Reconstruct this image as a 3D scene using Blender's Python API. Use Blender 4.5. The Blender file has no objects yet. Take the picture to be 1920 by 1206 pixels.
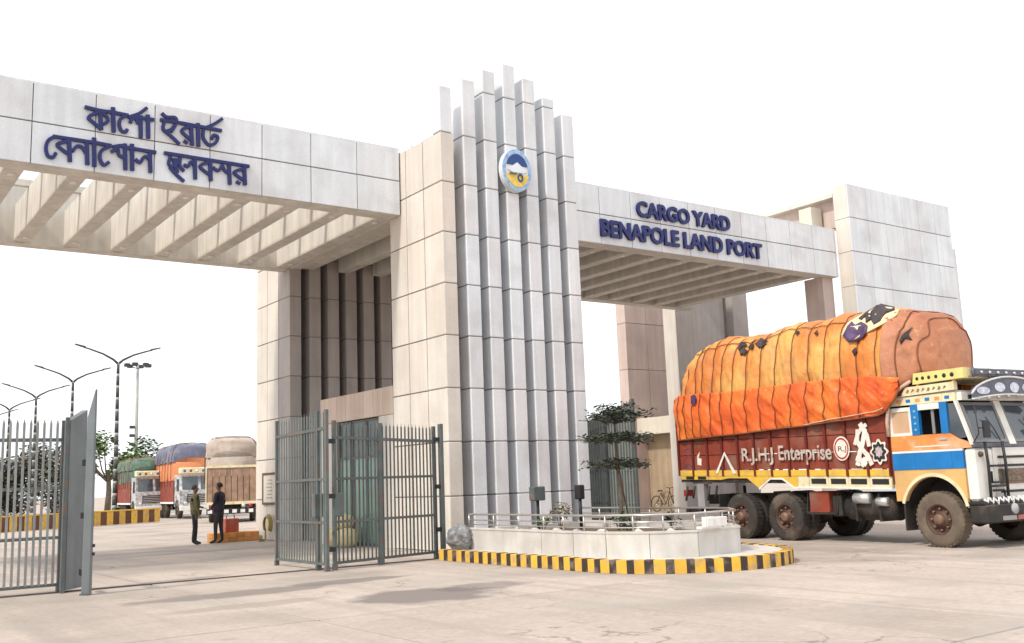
import bpy, bmesh, math, random
from mathutils import Vector, Matrix, noise
random.seed(7)
R = math.radians
SC = bpy.context.scene
COL = SC.collection

# ------------------------------------------------------------------ camera
cam_d = bpy.data.cameras.new('camera')
cam = bpy.data.objects.new('camera', cam_d)
COL.objects.link(cam)
cam_d.sensor_width = 36.0
cam_d.lens = 34.96
cam_d.clip_start = 0.1
cam_d.clip_end = 6000
RX, RY, RF = ((0.81339094, -0.5805277, -0.03718553), (0.06218703, 0.15033305, -0.98667763), (0.57838391, 0.80024219, 0.15838083))
mw = Matrix(((RX[0], -RY[0], -RF[0], 0), (RX[1], -RY[1], -RF[1], 0), (RX[2], -RY[2], -RF[2], 1.55), (0, 0, 0, 1)))
cam.matrix_world = mw
SC.camera = cam

# ------------------------------------------------------------------ sky and sun (hazy white daylight, sun from the left)
SUN_DIR = Vector((-0.66, -0.10, 0.745)).normalized()
sun_el = math.asin(SUN_DIR.z)
sun_az = math.atan2(SUN_DIR.x, SUN_DIR.y)
wd = bpy.data.worlds.new('World')
SC.world = wd
wd.use_nodes = True
wn = wd.node_tree
bg = wn.nodes['Background']
sky = wn.nodes.new('ShaderNodeTexSky')
sky.sky_type = 'NISHITA'
sky.sun_disc = False
sky.sun_elevation = sun_el
sky.sun_rotation = sun_az
sky.air_density = 1.0
sky.dust_density = 2.0
sky.ozone_density = 1.0
hs = wn.nodes.new('ShaderNodeHueSaturation')
hs.inputs['Saturation'].default_value = 0.35
hs.inputs['Value'].default_value = 1.0
wn.links.new(sky.outputs[0], hs.inputs['Color'])
hz = wn.nodes.new('ShaderNodeMix')        # thin even cloud: most of the dome is the same white
hz.data_type = 'RGBA'
hz.inputs['Factor'].default_value = 0.85
wn.links.new(hs.outputs[0], hz.inputs[6])
hz.inputs[7].default_value = (8.6, 8.75, 9.0, 1)
wn.links.new(hz.outputs[2], bg.inputs[0])
bg.inputs[1].default_value = 0.15
sl = bpy.data.lights.new('sun', 'SUN')
sl.energy = 2.6
sl.angle = R(5)
sl.color = (1.0, 0.93, 0.82)
so = bpy.data.objects.new('sun', sl)
so.rotation_euler = SUN_DIR.to_track_quat('Z', 'Y').to_euler()
so.location = (0, 0, 40)
COL.objects.link(so)
vs = SC.view_settings
vs.view_transform = 'Standard'
vs.look = 'None'
vs.gamma = 1
vs.exposure = 0.16
try:
    vs.use_curve_mapping = False
except Exception:
    pass

# ------------------------------------------------------------------ materials
MATS = {}


def mat(name, col, rough=0.6, metal=0.0, var=0.10, vscale=1.5, streak=0.0, bump=0.0, bscale=40, tint=0.0, dirt=None, dirt_amt=0.0,
        dirt_scale=0.7, spec=0.4, alpha=None, trans=0.0, fine=0.0, warm=0.0):
    """procedural material: base colour broken up by noise, vertical streaks, per-object tint, blotches of dirt"""
    if name in MATS:
        return MATS[name]
    m = bpy.data.materials.new(name)
    m.use_nodes = True
    nt = m.node_tree
    N, L = nt.nodes, nt.links
    p = N['Principled BSDF']
    p.inputs['Roughness'].default_value = rough
    p.inputs['Metallic'].default_value = metal
    p.inputs['Specular IOR Level'].default_value = spec
    geo = N.new('ShaderNodeNewGeometry')

    def nz(scale, detail=4, mp=None, seed=0):
        n = N.new('ShaderNodeTexNoise')
        n.inputs['Scale'].default_value = scale
        n.inputs['Detail'].default_value = detail
        mpn = N.new('ShaderNodeMapping')
        mpn.inputs['Scale'].default_value = mp or (1, 1, 1)
        mpn.inputs['Location'].default_value = (seed, seed * 1.7, seed * .3)
        L.new(geo.outputs['Position'], mpn.inputs[0])
        L.new(mpn.outputs[0], n.inputs['Vector'])
        return n.outputs['Fac']

    def mul(c, fac_socket, lo, hi):
        mr = N.new('ShaderNodeMapRange')
        mr.inputs['From Min'].default_value = 0.28
        mr.inputs['From Max'].default_value = 0.72
        mr.inputs['To Min'].default_value = lo
        mr.inputs['To Max'].default_value = hi
        L.new(fac_socket, mr.inputs['Value'])
        mx = N.new('ShaderNodeMix')
        mx.data_type = 'RGBA'
        mx.blend_type = 'MULTIPLY'
        mx.inputs['Factor'].default_value = 1
        L.new(c, mx.inputs[6])
        L.new(mr.outputs[0], mx.inputs[7])
        return mx.outputs[2]
    rgb = N.new('ShaderNodeRGB')
    rgb.outputs[0].default_value = (*col, 1)
    c = rgb.outputs[0]
    if var:
        c = mul(c, nz(vscale), 1 - var, 1 + var)
    if fine:
        c = mul(c, nz(bscale, 3, seed=3), 1 - fine, 1 + fine)
    if streak:
        c = mul(c, nz(1.0, 4, (5.0, 5.0, .35), 5), 1 - streak, 1 + streak * .5)
    if tint or warm:
        oi = N.new('ShaderNodeObjectInfo')
        mr = N.new('ShaderNodeMapRange')
        mr.inputs['To Min'].default_value = 1 - tint
        mr.inputs['To Max'].default_value = 1 + tint
        L.new(oi.outputs['Random'], mr.inputs['Value'])
        mx = N.new('ShaderNodeMix')
        mx.data_type = 'RGBA'
        mx.blend_type = 'MULTIPLY'
        mx.inputs['Factor'].default_value = 1
        L.new(c, mx.inputs[6])
        L.new(mr.outputs[0], mx.inputs[7])
        c = mx.outputs[2]
        if warm:
            wn_ = N.new('ShaderNodeTexWhiteNoise')
            wn_.noise_dimensions = '1D'
            L.new(oi.outputs['Random'], wn_.inputs['W'])
            mx = N.new('ShaderNodeMix')
            mx.data_type = 'RGBA'
            mx.blend_type = 'MULTIPLY'
            ms = N.new('ShaderNodeMath')
            ms.operation = 'MULTIPLY'
            ms.inputs[1].default_value = warm
            L.new(wn_.outputs[0], ms.inputs[0])
            L.new(ms.outputs[0], mx.inputs['Factor'])
            L.new(c, mx.inputs[6])
            mx.inputs[7].default_value = (1.0, .86, .80, 1)
            c = mx.outputs[2]
    if dirt:
        mr = N.new('ShaderNodeMapRange')
        mr.inputs['From Min'].default_value = 0.5
        mr.inputs['From Max'].default_value = 0.68
        mr.inputs['To Max'].default_value = dirt_amt
        L.new(nz(dirt_scale, 6, seed=11), mr.inputs['Value'])
        mx = N.new('ShaderNodeMix')
        mx.data_type = 'RGBA'
        L.new(mr.outputs[0], mx.inputs['Factor'])
        L.new(c, mx.inputs[6])
        mx.inputs[7].default_value = (*dirt, 1)
        c = mx.outputs[2]
    L.new(c, p.inputs['Base Color'])
    if bump:
        b = N.new('ShaderNodeBump')
        b.inputs['Strength'].default_value = bump
        b.inputs['Distance'].default_value = 0.03
        L.new(nz(bscale, 5), b.inputs['Height'])
        L.new(b.outputs[0], p.inputs['Normal'])
    if trans:
        p.inputs['Transmission Weight'].default_value = trans
    if alpha is not None:
        p.inputs['Alpha'].default_value = alpha
    MATS[name] = m
    return m


M_PANEL = mat('cladding_panel', (.685, .72, .755), .42, var=.06, vscale=.9, streak=.10, tint=.06, warm=.30, fine=.05, bscale=25, dirt=(.44, .42, .41), dirt_amt=.35, dirt_scale=1.1)
M_PANELSUN = mat('cladding_panel_sunlit', (.645, .605, .545), .45, var=.07, vscale=.8, streak=.11, tint=.06, warm=.3, fine=.05, bscale=25, dirt=(.50, .44, .38), dirt_amt=.35, dirt_scale=1.1)  # same cladding on sun-facing sides, the sun's warmth put into its colour
M_JOINT = mat('joint_sealant', (.21, .20, .195), .8, var=.1)
M_CONC = mat('canopy_concrete', (.63, .595, .54), .8, var=.10, vscale=1.2, streak=.16, bump=.15, bscale=30)
M_WALLSHADE = mat('wall_shade_brown', (.56, .45, .405), .7, var=.10, vscale=1.0, streak=.12, tint=.05)  # brown of the shade on these walls and pier put into the colour
M_CREAM = mat('cream_wall', (.66, .60, .50), .6, var=.06, streak=.08)
M_BLUE = mat('letter_blue', (.012, .017, .115), .4, var=.12, vscale=6)
M_STEEL = mat('gate_paint', (.095, .115, .115), .5, var=.2, vscale=4, tint=.10, dirt=(.17, .10, .07), dirt_amt=.6, dirt_scale=5)
M_STEELL = mat('gate_bar_paint', (.24, .26, .26), .5, var=.18, vscale=5, tint=.10, dirt=(.26, .19, .14), dirt_amt=.5, dirt_scale=6)
M_DARK = mat('black_paint', (.022, .022, .024), .5, var=.2)
M_WHITE = mat('white_paint', (.78, .77, .74), .5, var=.06, dirt=(.45, .40, .34), dirt_amt=.35, dirt_scale=3)
M_YEL = mat('curb_yellow', (.72, .42, .05), .6, var=.14, vscale=5, tint=.10, dirt=(.36, .29, .21), dirt_amt=.75, dirt_scale=5)
M_BLK = mat('curb_black', (.045, .03, .025), .6, var=.2, vscale=5, dirt=(.25, .2, .15), dirt_amt=.7, dirt_scale=5)
M_PLANT = mat('planter_stone', (.58, .555, .52), .6, var=.08, vscale=2.5, streak=.12, tint=.06, dirt=(.34, .30, .26), dirt_amt=.3, dirt_scale=2, fine=.08, bscale=60)
M_RAIL = mat('stainless_rail', (.55, .52, .49), .3, .85, var=.08)
M_SOIL = mat('soil', (.14, .10, .07), .95, var=.3, vscale=8, bump=.6, bscale=30)
M_LEAF = mat('leaf_green', (.055, .105, .03), .55, var=.35, vscale=2.5, tint=.15)
M_LEAFD = mat('leaf_dark', (.060, .075, .050), .6, var=.35, vscale=4)
M_BARK = mat('bark', (.15, .115, .085), .9, var=.25, vscale=8, bump=.5, bscale=40)
M_SLAT = mat('cladding_shaded', (.43, .385, .365), .6, var=.08, streak=.12, tint=.05)  # rear cladding browned, the shade it stands in put into its colour


def ground_mat(name, col, tint):
    m = mat(name, col, .85, var=.10, vscale=.55, tint=tint, fine=.10, bscale=14, bump=.3, dirt=(.27, .235, .205), dirt_amt=.75, dirt_scale=.33, spec=.25)
    return m


M_GROUND = ground_mat('yard_concrete', (.445, .375, .325), 0.0)
M_SLAB = ground_mat('slab_concrete', (.445, .375, .325), 0.07)
# dark damp patches and tyre-swept dust lie on the slabs where the place has them
nt = M_SLAB.node_tree
N_, L_ = nt.nodes, nt.links
p_ = N_['Principled BSDF']
src = p_.inputs['Base Color'].links[0].from_socket
geo_ = N_.new('ShaderNodeNewGeometry')


def blot(cx, cy, sx, sy, col, amt, src):
    mp = N_.new('ShaderNodeMapping')
    mp.vector_type = 'POINT'
    mp.inputs['Location'].default_value = (-cx / sx, -cy / sy, 0)
    mp.inputs['Scale'].default_value = (1 / sx, 1 / sy, 0)
    L_.new(geo_.outputs['Position'], mp.inputs[0])
    nn = N_.new('ShaderNodeTexNoise')
    nn.inputs['Scale'].default_value = 1.6
    nn.inputs['Detail'].default_value = 5
    L_.new(geo_.outputs['Position'], nn.inputs['Vector'])
    ln = N_.new('ShaderNodeVectorMath')
    ln.operation = 'LENGTH'
    L_.new(mp.outputs[0], ln.inputs[0])
    ad = N_.new('ShaderNodeMath')
    ad.operation = 'ADD'
    L_.new(ln.outputs['Value'], ad.inputs[0])
    L_.new(nn.outputs['Fac'], ad.inputs[1])
    mr = N_.new('ShaderNodeMapRange')
    mr.inputs['From Min'].default_value = 1.2
    mr.inputs['From Max'].default_value = 1.5
    mr.inputs['To Min'].default_value = amt
    mr.inputs['To Max'].default_value = 0
    L_.new(ad.outputs[0], mr.inputs['Value'])
    mx = N_.new('ShaderNodeMix')
    mx.data_type = 'RGBA'
    L_.new(mr.outputs[0], mx.inputs['Factor'])
    L_.new(src, mx.inputs[6])
    mx.inputs[7].default_value = (*col, 1)
    return mx.outputs[2]




def overlay(fac, col, src):
    mx = N_.new('ShaderNodeMix')
    mx.data_type = 'RGBA'
    L_.new(fac, mx.inputs['Factor'])
    L_.new(src, mx.inputs[6])
    mx.inputs[7].default_value = (*col, 1)
    return mx.outputs[2]


def ranged(sock, a, b_, c, d):
    mr = N_.new('ShaderNodeMapRange')
    for nm, v_ in (('From Min', a), ('From Max', b_), ('To Min', c), ('To Max', d)):
        mr.inputs[nm].default_value = v_
    L_.new(sock, mr.inputs['Value'])
    return mr.outputs[0]


def gnoise(scale, stretch, det=5, seed=0):
    mp = N_.new('ShaderNodeMapping')
    mp.inputs['Scale'].default_value = stretch
    mp.inputs['Location'].default_value = (seed, seed, 0)
    L_.new(geo_.outputs['Position'], mp.inputs[0])
    n_ = N_.new('ShaderNodeTexNoise')
    n_.inputs['Scale'].default_value = scale
    n_.inputs['Detail'].default_value = det
    L_.new(mp.outputs[0], n_.inputs['Vector'])
    return n_.outputs['Fac']


src = overlay(ranged(gnoise(1.0, (2.6, .10, 1), 4, 2), .50, .72, 0, .55), (.30, .255, .225), src)      # wheel tracks along the lanes
src = overlay(ranged(gnoise(.42, (1, 1.6, 1), 6, 7), .50, .66, 0, .45), (.37, .335, .30), src)       # grey worn areas
src = overlay(ranged(gnoise(2.6, (1, 1, 1), 3, 4), .66, .74, 0, .45), (.24, .205, .18), src)          # oil spots
vo = N_.new('ShaderNodeTexVoronoi')
vo.feature = 'DISTANCE_TO_EDGE'
vo.inputs['Scale'].default_value = .38
wv_ = N_.new('ShaderNodeVectorMath')
wv_.operation = 'ADD'
nc_ = N_.new('ShaderNodeTexNoise')
nc_.inputs['Scale'].default_value = 1.4
nc_.inputs['Detail'].default_value = 6
L_.new(geo_.outputs['Position'], nc_.inputs['Vector'])
L_.new(geo_.outputs['Position'], wv_.inputs[0])
L_.new(nc_.outputs['Color'], wv_.inputs[1])
L_.new(wv_.outputs[0], vo.inputs['Vector'])
mm_ = N_.new('ShaderNodeMath')
mm_.operation = 'MULTIPLY'
L_.new(ranged(vo.outputs['Distance'], .0, .010, .7, 0), mm_.inputs[0])
L_.new(ranged(gnoise(.25, (1, 1, 1), 2, 15), .53, .60, 0, 1), mm_.inputs[1])
src = overlay(mm_.outputs[0], (.16, .135, .115), src)                                                # hairline cracks
src = blot(7.4, 12.6, 1.2, 1.1, (.19, .165, .15), .9, src)
src = blot(8.6, 12.9, .9, .55, (.13, .115, .11), .55, src)
src = blot(5.9, 15.3, 1.9, .55, (.21, .18, .16), .85, src)
src = blot(7.6, 15.6, 1.3, .45, (.19, .165, .15), .8, src)
src = blot(5.2, 13.6, 1.4, .35, (.28, .24, .21), .6, src)
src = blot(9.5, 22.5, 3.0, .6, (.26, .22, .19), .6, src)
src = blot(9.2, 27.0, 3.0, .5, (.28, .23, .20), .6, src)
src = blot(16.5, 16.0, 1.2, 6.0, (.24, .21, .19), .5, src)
L_.new(src, p_.inputs['Base Color'])


# ------------------------------------------------------------------ mesh helpers
class MB:
    """collects faces of several shapes and links them as ONE mesh object"""

    def __init__(s):
        s.v, s.f, s.m, s.sm = [], [], [], []

    def add(s, verts, faces, mi=0, smooth=False):
        o = len(s.v)
        s.v += [tuple(v) for v in verts]
        for f in faces:
            s.f.append([i + o for i in f])
            s.m.append(mi)
            s.sm.append(smooth)
        return s

    def box(s, x0, x1, y0, y1, z0, z1, mi=0):
        v = [(x0, y0, z0), (x1, y0, z0), (x1, y1, z0), (x0, y1, z0), (x0, y0, z1), (x1, y0, z1), (x1, y1, z1), (x0, y1, z1)]
        return s.add(v, [(3, 2, 1, 0), (4, 5, 6, 7), (0, 1, 5, 4), (1, 2, 6, 5), (2, 3, 7, 6), (3, 0, 4, 7)], mi)

    def cbox(s, x0, x1, y0, y1, z0, z1, c=.006, mi=0):
        """box with chamfered vertical and top edges"""
        b = bmesh.new()
        bmesh.ops.create_cube(b, size=1)
        for vv in b.verts:
            vv.co = ((x0 + x1) / 2 + vv.co.x * (x1 - x0), (y0 + y1) / 2 + vv.co.y * (y1 - y0), (z0 + z1) / 2 + vv.co.z * (z1 - z0))
        bmesh.ops.bevel(b, geom=b.edges[:], offset=c, segments=1, affect='EDGES')
        b.verts.index_update()
        s.add([vv.co.copy() for vv in b.verts], [[vv.index for vv in f.verts] for f in b.faces], mi)
        b.free()
        return s

    def bar(s, p0, p1, w, h=None, mi=0, up=(0, 0, 1)):
        p0, p1 = Vector(p0), Vector(p1)
        d = (p1 - p0).normalized()
        u = Vector(up)
        if abs(d.dot(u)) > .98:
            u = Vector((1, 0, 0))
        a = d.cross(u).normalized() * w / 2
        b = a.cross(d).normalized() * (h or w) / 2
        v = [p0 - a - b, p0 + a - b, p0 + a + b, p0 - a + b, p1 - a - b, p1 + a - b, p1 + a + b, p1 - a + b]
        return s.add(v, [(3, 2, 1, 0), (4, 5, 6, 7), (0, 1, 5, 4), (1, 2, 6, 5), (2, 3, 7, 6), (3, 0, 4, 7)], mi)

    def tube(s, pts, r, n=8, mi=0, caps=True):
        pts = [Vector(p) for p in pts]
        rr = r if isinstance(r, (list, tuple)) else [r] * len(pts)
        vs_, fs = [], []
        prev = None
        for i, p in enumerate(pts):
            d = (pts[min(i + 1, len(pts) - 1)] - pts[max(i - 1, 0)])
            if d.length < 1e-9:
                d = Vector((0, 0, 1))
            d.normalize()
            if prev is None:
                u = Vector((0, 0, 1)) if abs(d.z) < .9 else Vector((1, 0, 0))
                a = d.cross(u).normalized()
            else:
                a = (prev - d * prev.dot(d)).normalized()
            prev = a
            b = d.cross(a)
            for k in range(n):
                t = 2 * math.pi * k / n
                vs_.append(p + (a * math.cos(t) + b * math.sin(t)) * rr[i])
        for i in range(len(pts) - 1):
            for k in range(n):
                k2 = (k + 1) % n
                fs.append((i * n + k, i * n + k2, (i + 1) * n + k2, (i + 1) * n + k))
        if caps:
            fs.append(tuple(range(n))[::-1])
            fs.append(tuple((len(pts) - 1) * n + k for k in range(n)))
        return s.add(vs_, fs, mi, True)

    def prism(s, poly, a0, a1, axis='z', mi=0):
        """extrude a 2-D polygon along an axis: z -> (x,y), y -> (x,z), x -> (y,z)"""
        def P(u, v, w):
            return {'z': (u, v, w), 'y': (u, w, v), 'x': (w, u, v)}[axis]
        n = len(poly)
        vs_ = [P(u, v, a0) for u, v in poly] + [P(u, v, a1) for u, v in poly]
        fs = [tuple(range(n)), tuple(range(n, 2 * n))[::-1]] + [(i, i + n, (i + 1) % n + n, (i + 1) % n) for i in range(n)]
        return s.add(vs_, fs, mi)

    def lathe(s, prof, c, axis='y', n=24, mi=0, smooth=True):
        """revolve (radius, offset) profile about an axis through c"""
        vs_, fs = [], []
        c = Vector(c)
        for k in range(n):
            t = 2 * math.pi * k / n
            for r, o in prof:
                if axis == 'y':
                    vs_.append(c + Vector((r * math.cos(t), o, r * math.sin(t))))
                elif axis == 'x':
                    vs_.append(c + Vector((o, r * math.cos(t), r * math.sin(t))))
                else:
                    vs_.append(c + Vector((r * math.cos(t), r * math.sin(t), o)))
        q = len(prof)
        for k in range(n):
            k2 = (k + 1) % n
            for i in range(q - 1):
                fs.append((k * q + i, k * q + i + 1, k2 * q + i + 1, k2 * q + i))
        return s.add(vs_, fs, mi, smooth)

    def build(s, name, mats, parent=None, loc=None, world=True):
        if not isinstance(mats, (list, tuple)):
            mats = [mats]
        off = Vector((0, 0, 0))
        if parent is not None and world and loc is None:
            q = parent
            while q is not None:
                off += q.location
                q = q.parent
        me = bpy.data.meshes.new(name)
        me.from_pydata([tuple(Vector(v) - off) for v in s.v], [], s.f)
        for m_ in mats:
            me.materials.append(m_)
        me.polygons.foreach_set('material_index', s.m)
        me.polygons.foreach_set('use_smooth', s.sm)
        bm = bmesh.new()
        bm.from_mesh(me)
        bmesh.ops.recalc_face_normals(bm, faces=bm.faces[:])
        bm.to_mesh(me)
        bm.free()
        me.update()
        o = bpy.data.objects.new(name, me)
        COL.objects.link(o)
        if parent is not None:
            o.parent = parent
        if loc is not None:
            o.location = loc
        return o


def thing(name, label, cat, loc=(0, 0, 0), rz=0.0, group=None):
    o = bpy.data.objects.new(name, None)
    o.empty_display_size = .3
    COL.objects.link(o)
    o.location = loc
    o.rotation_euler = (0, 0, rz)
    o['label'] = label
    o['category'] = cat
    if group:
        o['group'] = group
    return o


def tag(o, label=None, cat=None, group=None, kind=None):
    for k, v in (('label', label), ('category', cat), ('group', group), ('kind', kind)):
        if v:
            o[k] = v
    return o


def copy_tree(o, parent=None):
    c = o.copy()
    COL.objects.link(c)
    if parent is not None:
        c.parent = parent
    for ch in list(o.children):
        copy_tree(ch, c)
    return c


PCACHE = {}


def piece(name, x0, x1, y0, y1, z0, z1, m, parent, c=.006):
    """one cladding piece / slab; alike sizes share their mesh"""
    key = (name, round(x1 - x0, 3), round(y1 - y0, 3), round(z1 - z0, 3), m.name, c)
    cx, cy, cz = (x0 + x1) / 2, (y0 + y1) / 2, (z0 + z1) / 2
    if key not in PCACHE:
        b = MB().cbox(x0 - cx, x1 - cx, y0 - cy, y1 - cy, z0 - cz, z1 - cz, c)
        o = b.build(name, m, None)
        PCACHE[key] = o.data
    else:
        o = bpy.data.objects.new(name, PCACHE[key])
        COL.objects.link(o)
    o.parent = parent
    off = Vector((0, 0, 0))
    q = parent
    while q is not None:
        off += q.location
        q = q.parent
    o.location = Vector((cx, cy, cz)) - off
    if name in ('wall_panel', 'side_panel', 'parapet_panel'):
        o.rotation_euler = [random.uniform(-.0022, .0022) for _ in range(3)]
    return o


GAP = .014     # half joint


# ------------------------------------------------------------------ ground
gr = MB().add([(-2500, -2500, -.03), (2500, -2500, -.03), (2500, 2500, -.03), (-2500, 2500, -.03)], [(0, 1, 2, 3)]).build('ground', M_GROUND)
gr['kind'] = 'structure'
MB().box(-9.8, 40.2, -1, 54.8, -.028, -.012).build('joint_bed', mat('joint_dirt', (.17, .145, .125), .95, var=.2, vscale=5), gr)
PX, PY = 5.0, 6.2
for i in range(-3, 7):
    for j in range(-2, 7):
        x0, y0 = 5.2 + PX * i, 11.4 + PY * (j - 0)
        o = piece('concrete_slab', x0 + .018, x0 + PX - .018, y0 + .022, y0 + PY - .022, -.2, 0.0, M_SLAB, gr, .008)
        o.location.z += random.uniform(-.004, .002)

# ------------------------------------------------------------------ central tower with fins
ROW = 1.2555
FX = [12.305] + [12.34 + .635 * i for i in range(1, 7)]
FT = [11.23, 11.54, 11.92, 12.22, 11.96, 11.56, 11.22]
tw = thing('gate_tower', 'tall pale grey panelled gate tower with seven stepped vertical fins and a round crest', 'gate tower', (12.3, 19.72, 0))
MB().box(12.33, 16.50, 21.12, 22.27, 0, 10.02).box(12.33, 12.66, 20.60, 21.11, 0, 10.02).build('core', M_JOINT, tw)
ys = [19.72 + .72, 19.72 + .72 + .62, 19.72 + .72 + 1.24, 22.3]
ys = [20.58, 21.44, 22.3]
for r in range(8):
    z0, z1 = r * ROW, (r + 1) * ROW
    for k in range(2):
        piece('wall_panel', 12.30, 12.34, ys[k] + GAP, ys[k + 1] - (GAP if k == 0 else 0), z0 + GAP, z1 - GAP, M_PANELSUN, tw)
        piece('wall_panel', 16.49, 16.53, ys[k] + GAP, ys[k + 1] - (GAP if k == 0 else 0), z0 + GAP, z1 - GAP, M_PANEL, tw)
piece('roof_cap', 12.30, 16.53, 21.13, 22.3, 10.03, 10.09, M_PANEL, tw)
for i, (x, zt) in enumerate(zip(FX, FT)):
    MB().box(x + .012, x + .37, 19.735, 20.59 if i == 0 else 21.11, 0, 10.04).box(x + .012, x + .33, 19.735, 20.285 if i else 20.06, 10.04, zt - .03).build('fin_core', M_JOINT, tw)
    r = 0
    while r * ROW < zt - .05:
        z0, z1 = r * ROW, min((r + 1) * ROW, zt)
        if zt - z1 < .25:
            z1 = zt
        piece('fin_panel', x, x + (.382 if i or z0 < 9.9 else .345), 19.72, (20.58 if i == 0 else 21.10) if z0 < 9.9 else (20.30 if i else 20.08), z0 + GAP * .6, z1 - (0 if z1 == zt else GAP * .6), M_PANEL if i or z0 > 9.9 else M_PANELSUN, tw, .018)
        if z1 == zt:
            break
        r += 1
# crest on the fins
em = MB()


def ell(cx, cz, rx, rz, y0, y1, mb, a0=0, a1=360, n=36, inner=None, mi=0):
    pts = [(cx + rx * math.cos(R(a0 + (a1 - a0) * k / n)), cz + rz * math.sin(R(a0 + (a1 - a0) * k / n))) for k in range(n + (0 if a1 - a0 == 360 else 1))]
    if inner:
        q = len(pts)
        for k in range(q if a1 - a0 == 360 else q - 1):
            k2 = (k + 1) % q
            P = [pts[k], pts[k2]]
            I = [(cx + (p[0] - cx) * inner, cz + (p[1] - cz) * inner) for p in P]
            mb.prism([P[0], P[1], I[1], I[0]], y0, y1, 'y', mi)
    else:
        mb.prism(pts, y0, y1, 'y', mi)
    return mb


CX, CZ = 14.46, 9.33
crest = ell(CX, CZ, .46, .56, 19.55, 19.70, MB()).build('crest_disc', mat('crest_white', (.72, .74, .74), .4), tw)
ell(CX, CZ, .445, .545, 19.535, 19.56, MB(), inner=.80).build('crest_ring', mat('crest_pale_blue', (.30, .45, .68), .4, var=.3, vscale=9), crest)
ell(CX, CZ + .02, .33, .40, 19.53, 19.56, MB(), 15, 165, 20).build('crest_hill', mat('crest_navy', (.02, .06, .22), .4), crest)
MB().prism([(CX - .28, CZ - .02), (CX - .12, CZ + .12), (CX, CZ + .2), (CX + .14, CZ + .1), (CX + .30, CZ + .0), (CX + .2, CZ - .06), (CX - .15, CZ - .08)], 19.515, 19.535, 'y').build('crest_wave', mat('crest_pale', (.70, .75, .80), .4), crest)
ell(CX, CZ - .04, .35, .41, 19.525, 19.56, MB(), 190, 350, 20).build('crest_field', mat('crest_yellow', (.72, .52, .10), .45, var=.25, vscale=8), crest)
ell(CX + .08, CZ - .2, .085, .11, 19.505, 19.525, MB(), inner=.6).build('crest_wheel', mat('crest_navy', (.02, .06, .22)), crest)
MB().prism([(CX - .27, CZ - .14), (CX - .22, CZ - .08), (CX - .02, CZ - .08), (CX - .05, CZ - .13)], 19.508, 19.526, 'y').build('crest_band', mat('crest_dark', (.12, .11, .12), .5), crest)

# ------------------------------------------------------------------ rear tower
rt = thing('rear_tower', 'rear gate tower, sunlit panels coloured cream and shaded fins coloured brown, behind the guard room', 'gate tower', (12.3, 28.85, 0))
MB().box(12.33, 16.5, 29.75, 31.57, 0, 10.02).build('core', M_JOINT, rt)
ys = [29.74, 30.67, 31.6]
for r in range(8):
    for k in range(2):
        piece('wall_panel', 12.30, 12.34, ys[k] + GAP, ys[k + 1] - GAP, r * ROW + GAP, (r + 1) * ROW - GAP, M_PANELSUN, rt)
for i, x in enumerate(FX):
    MB().box(x + .012, x + .37, 28.87, 29.75, 0, 10.4).build('fin_core', M_JOINT, rt)
    for r in range(8):
        piece('fin_panel', x, x + .382, 28.85, 29.72, r * ROW + GAP * .8, (r + 1) * ROW - GAP * .8, M_SLAT, rt, .012)

# ------------------------------------------------------------------ canopies


def canopy(x0, x1, label, ribs, loc, panel_x0, roofed):
    t = thing('gate_canopy', label, 'canopy', loc, group='canopies over the gate lanes')
    zb, zm, zt = 8.40, 9.30, 10.15
    MB().box(x0, x1, 21.73, 22.25, zb + .02, zt - .02).build('front_beam', M_JOINT, t)
    MB().box(x0, x1, 28.93, 29.42, zb, zt).build('back_beam', M_CONC, t)
    MB().box(x0, x1, 21.76, 22.28, zb - .0, zb + .022).build('beam_soffit', M_CONC, t)
    x = panel_x0
    while x < x1 - .05:
        a, b = max(x, x0), min(x + 1.2455, x1)
        for z0, z1 in ((zb, zm), (zm, zt)):
            piece('wall_panel', a + GAP * .7, b - GAP * .7, 21.69, 21.74, z0 + (GAP if z0 > zb else 0), z1 - (GAP if z1 < zt else 0), M_PANEL, t)
        x += 1.2455
    MB().box(x0, x1, 21.69, 22.3, zt - .02, zt + .03).build('coping', M_PANEL, t)
    for x in ribs:
        rb = MB().cbox(x, x + .38, 22.25, 28.95, 8.43, 9.45, .015).build('rib', M_CONC, t)
        for y in (22.75, 28.35):
            MB().lathe([(0, 0), (.085, 0), (.085, .03), (0, .03)], (x + .19, y, 8.402), 'z', 12).build('downlight', M_WHITE, rb)
    for y in (23.4, 25.2, 27.0):
        MB().box(x0, x1, y, y + .16, 9.452, 9.62).build('purlin', M_CONC, t)
    if roofed:
        MB().box(x0, x1, 22.3, 29.0, 9.67, 9.75).build('roof_sheet', M_CONC, t)
    return t


cl = canopy(-3.2, 12.27, 'long canopy beam over the open gate lane, with blue Bengali lettering', [12.3 + .04 - 1.2455 * k - .42 for k in range(0, 13)], (4, 21.69, 0), 12.3 - 1.2455 * 13, False)
for x in (12.72, 13.97, 15.21, 16.1):
    MB().cbox(x, x + .38, 22.32, 28.83, 8.43, 9.45, .015).build('rib', M_CONC, cl)
MB().box(12.72, 16.48, 22.32, 28.83, 9.455, 9.6).build('roof_sheet', M_CONC, cl)
MB().box(12.30, 12.66, 22.32, 28.83, 8.40, 9.6).build('edge_beam', M_PANELSUN, cl)
cr = canopy(16.56, 30.36, 'canopy beam over the truck lane, with blue English lettering', [16.9 + 1.2455 * k for k in range(0, 11)], (23, 21.69, 0), 16.56, True)

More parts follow.
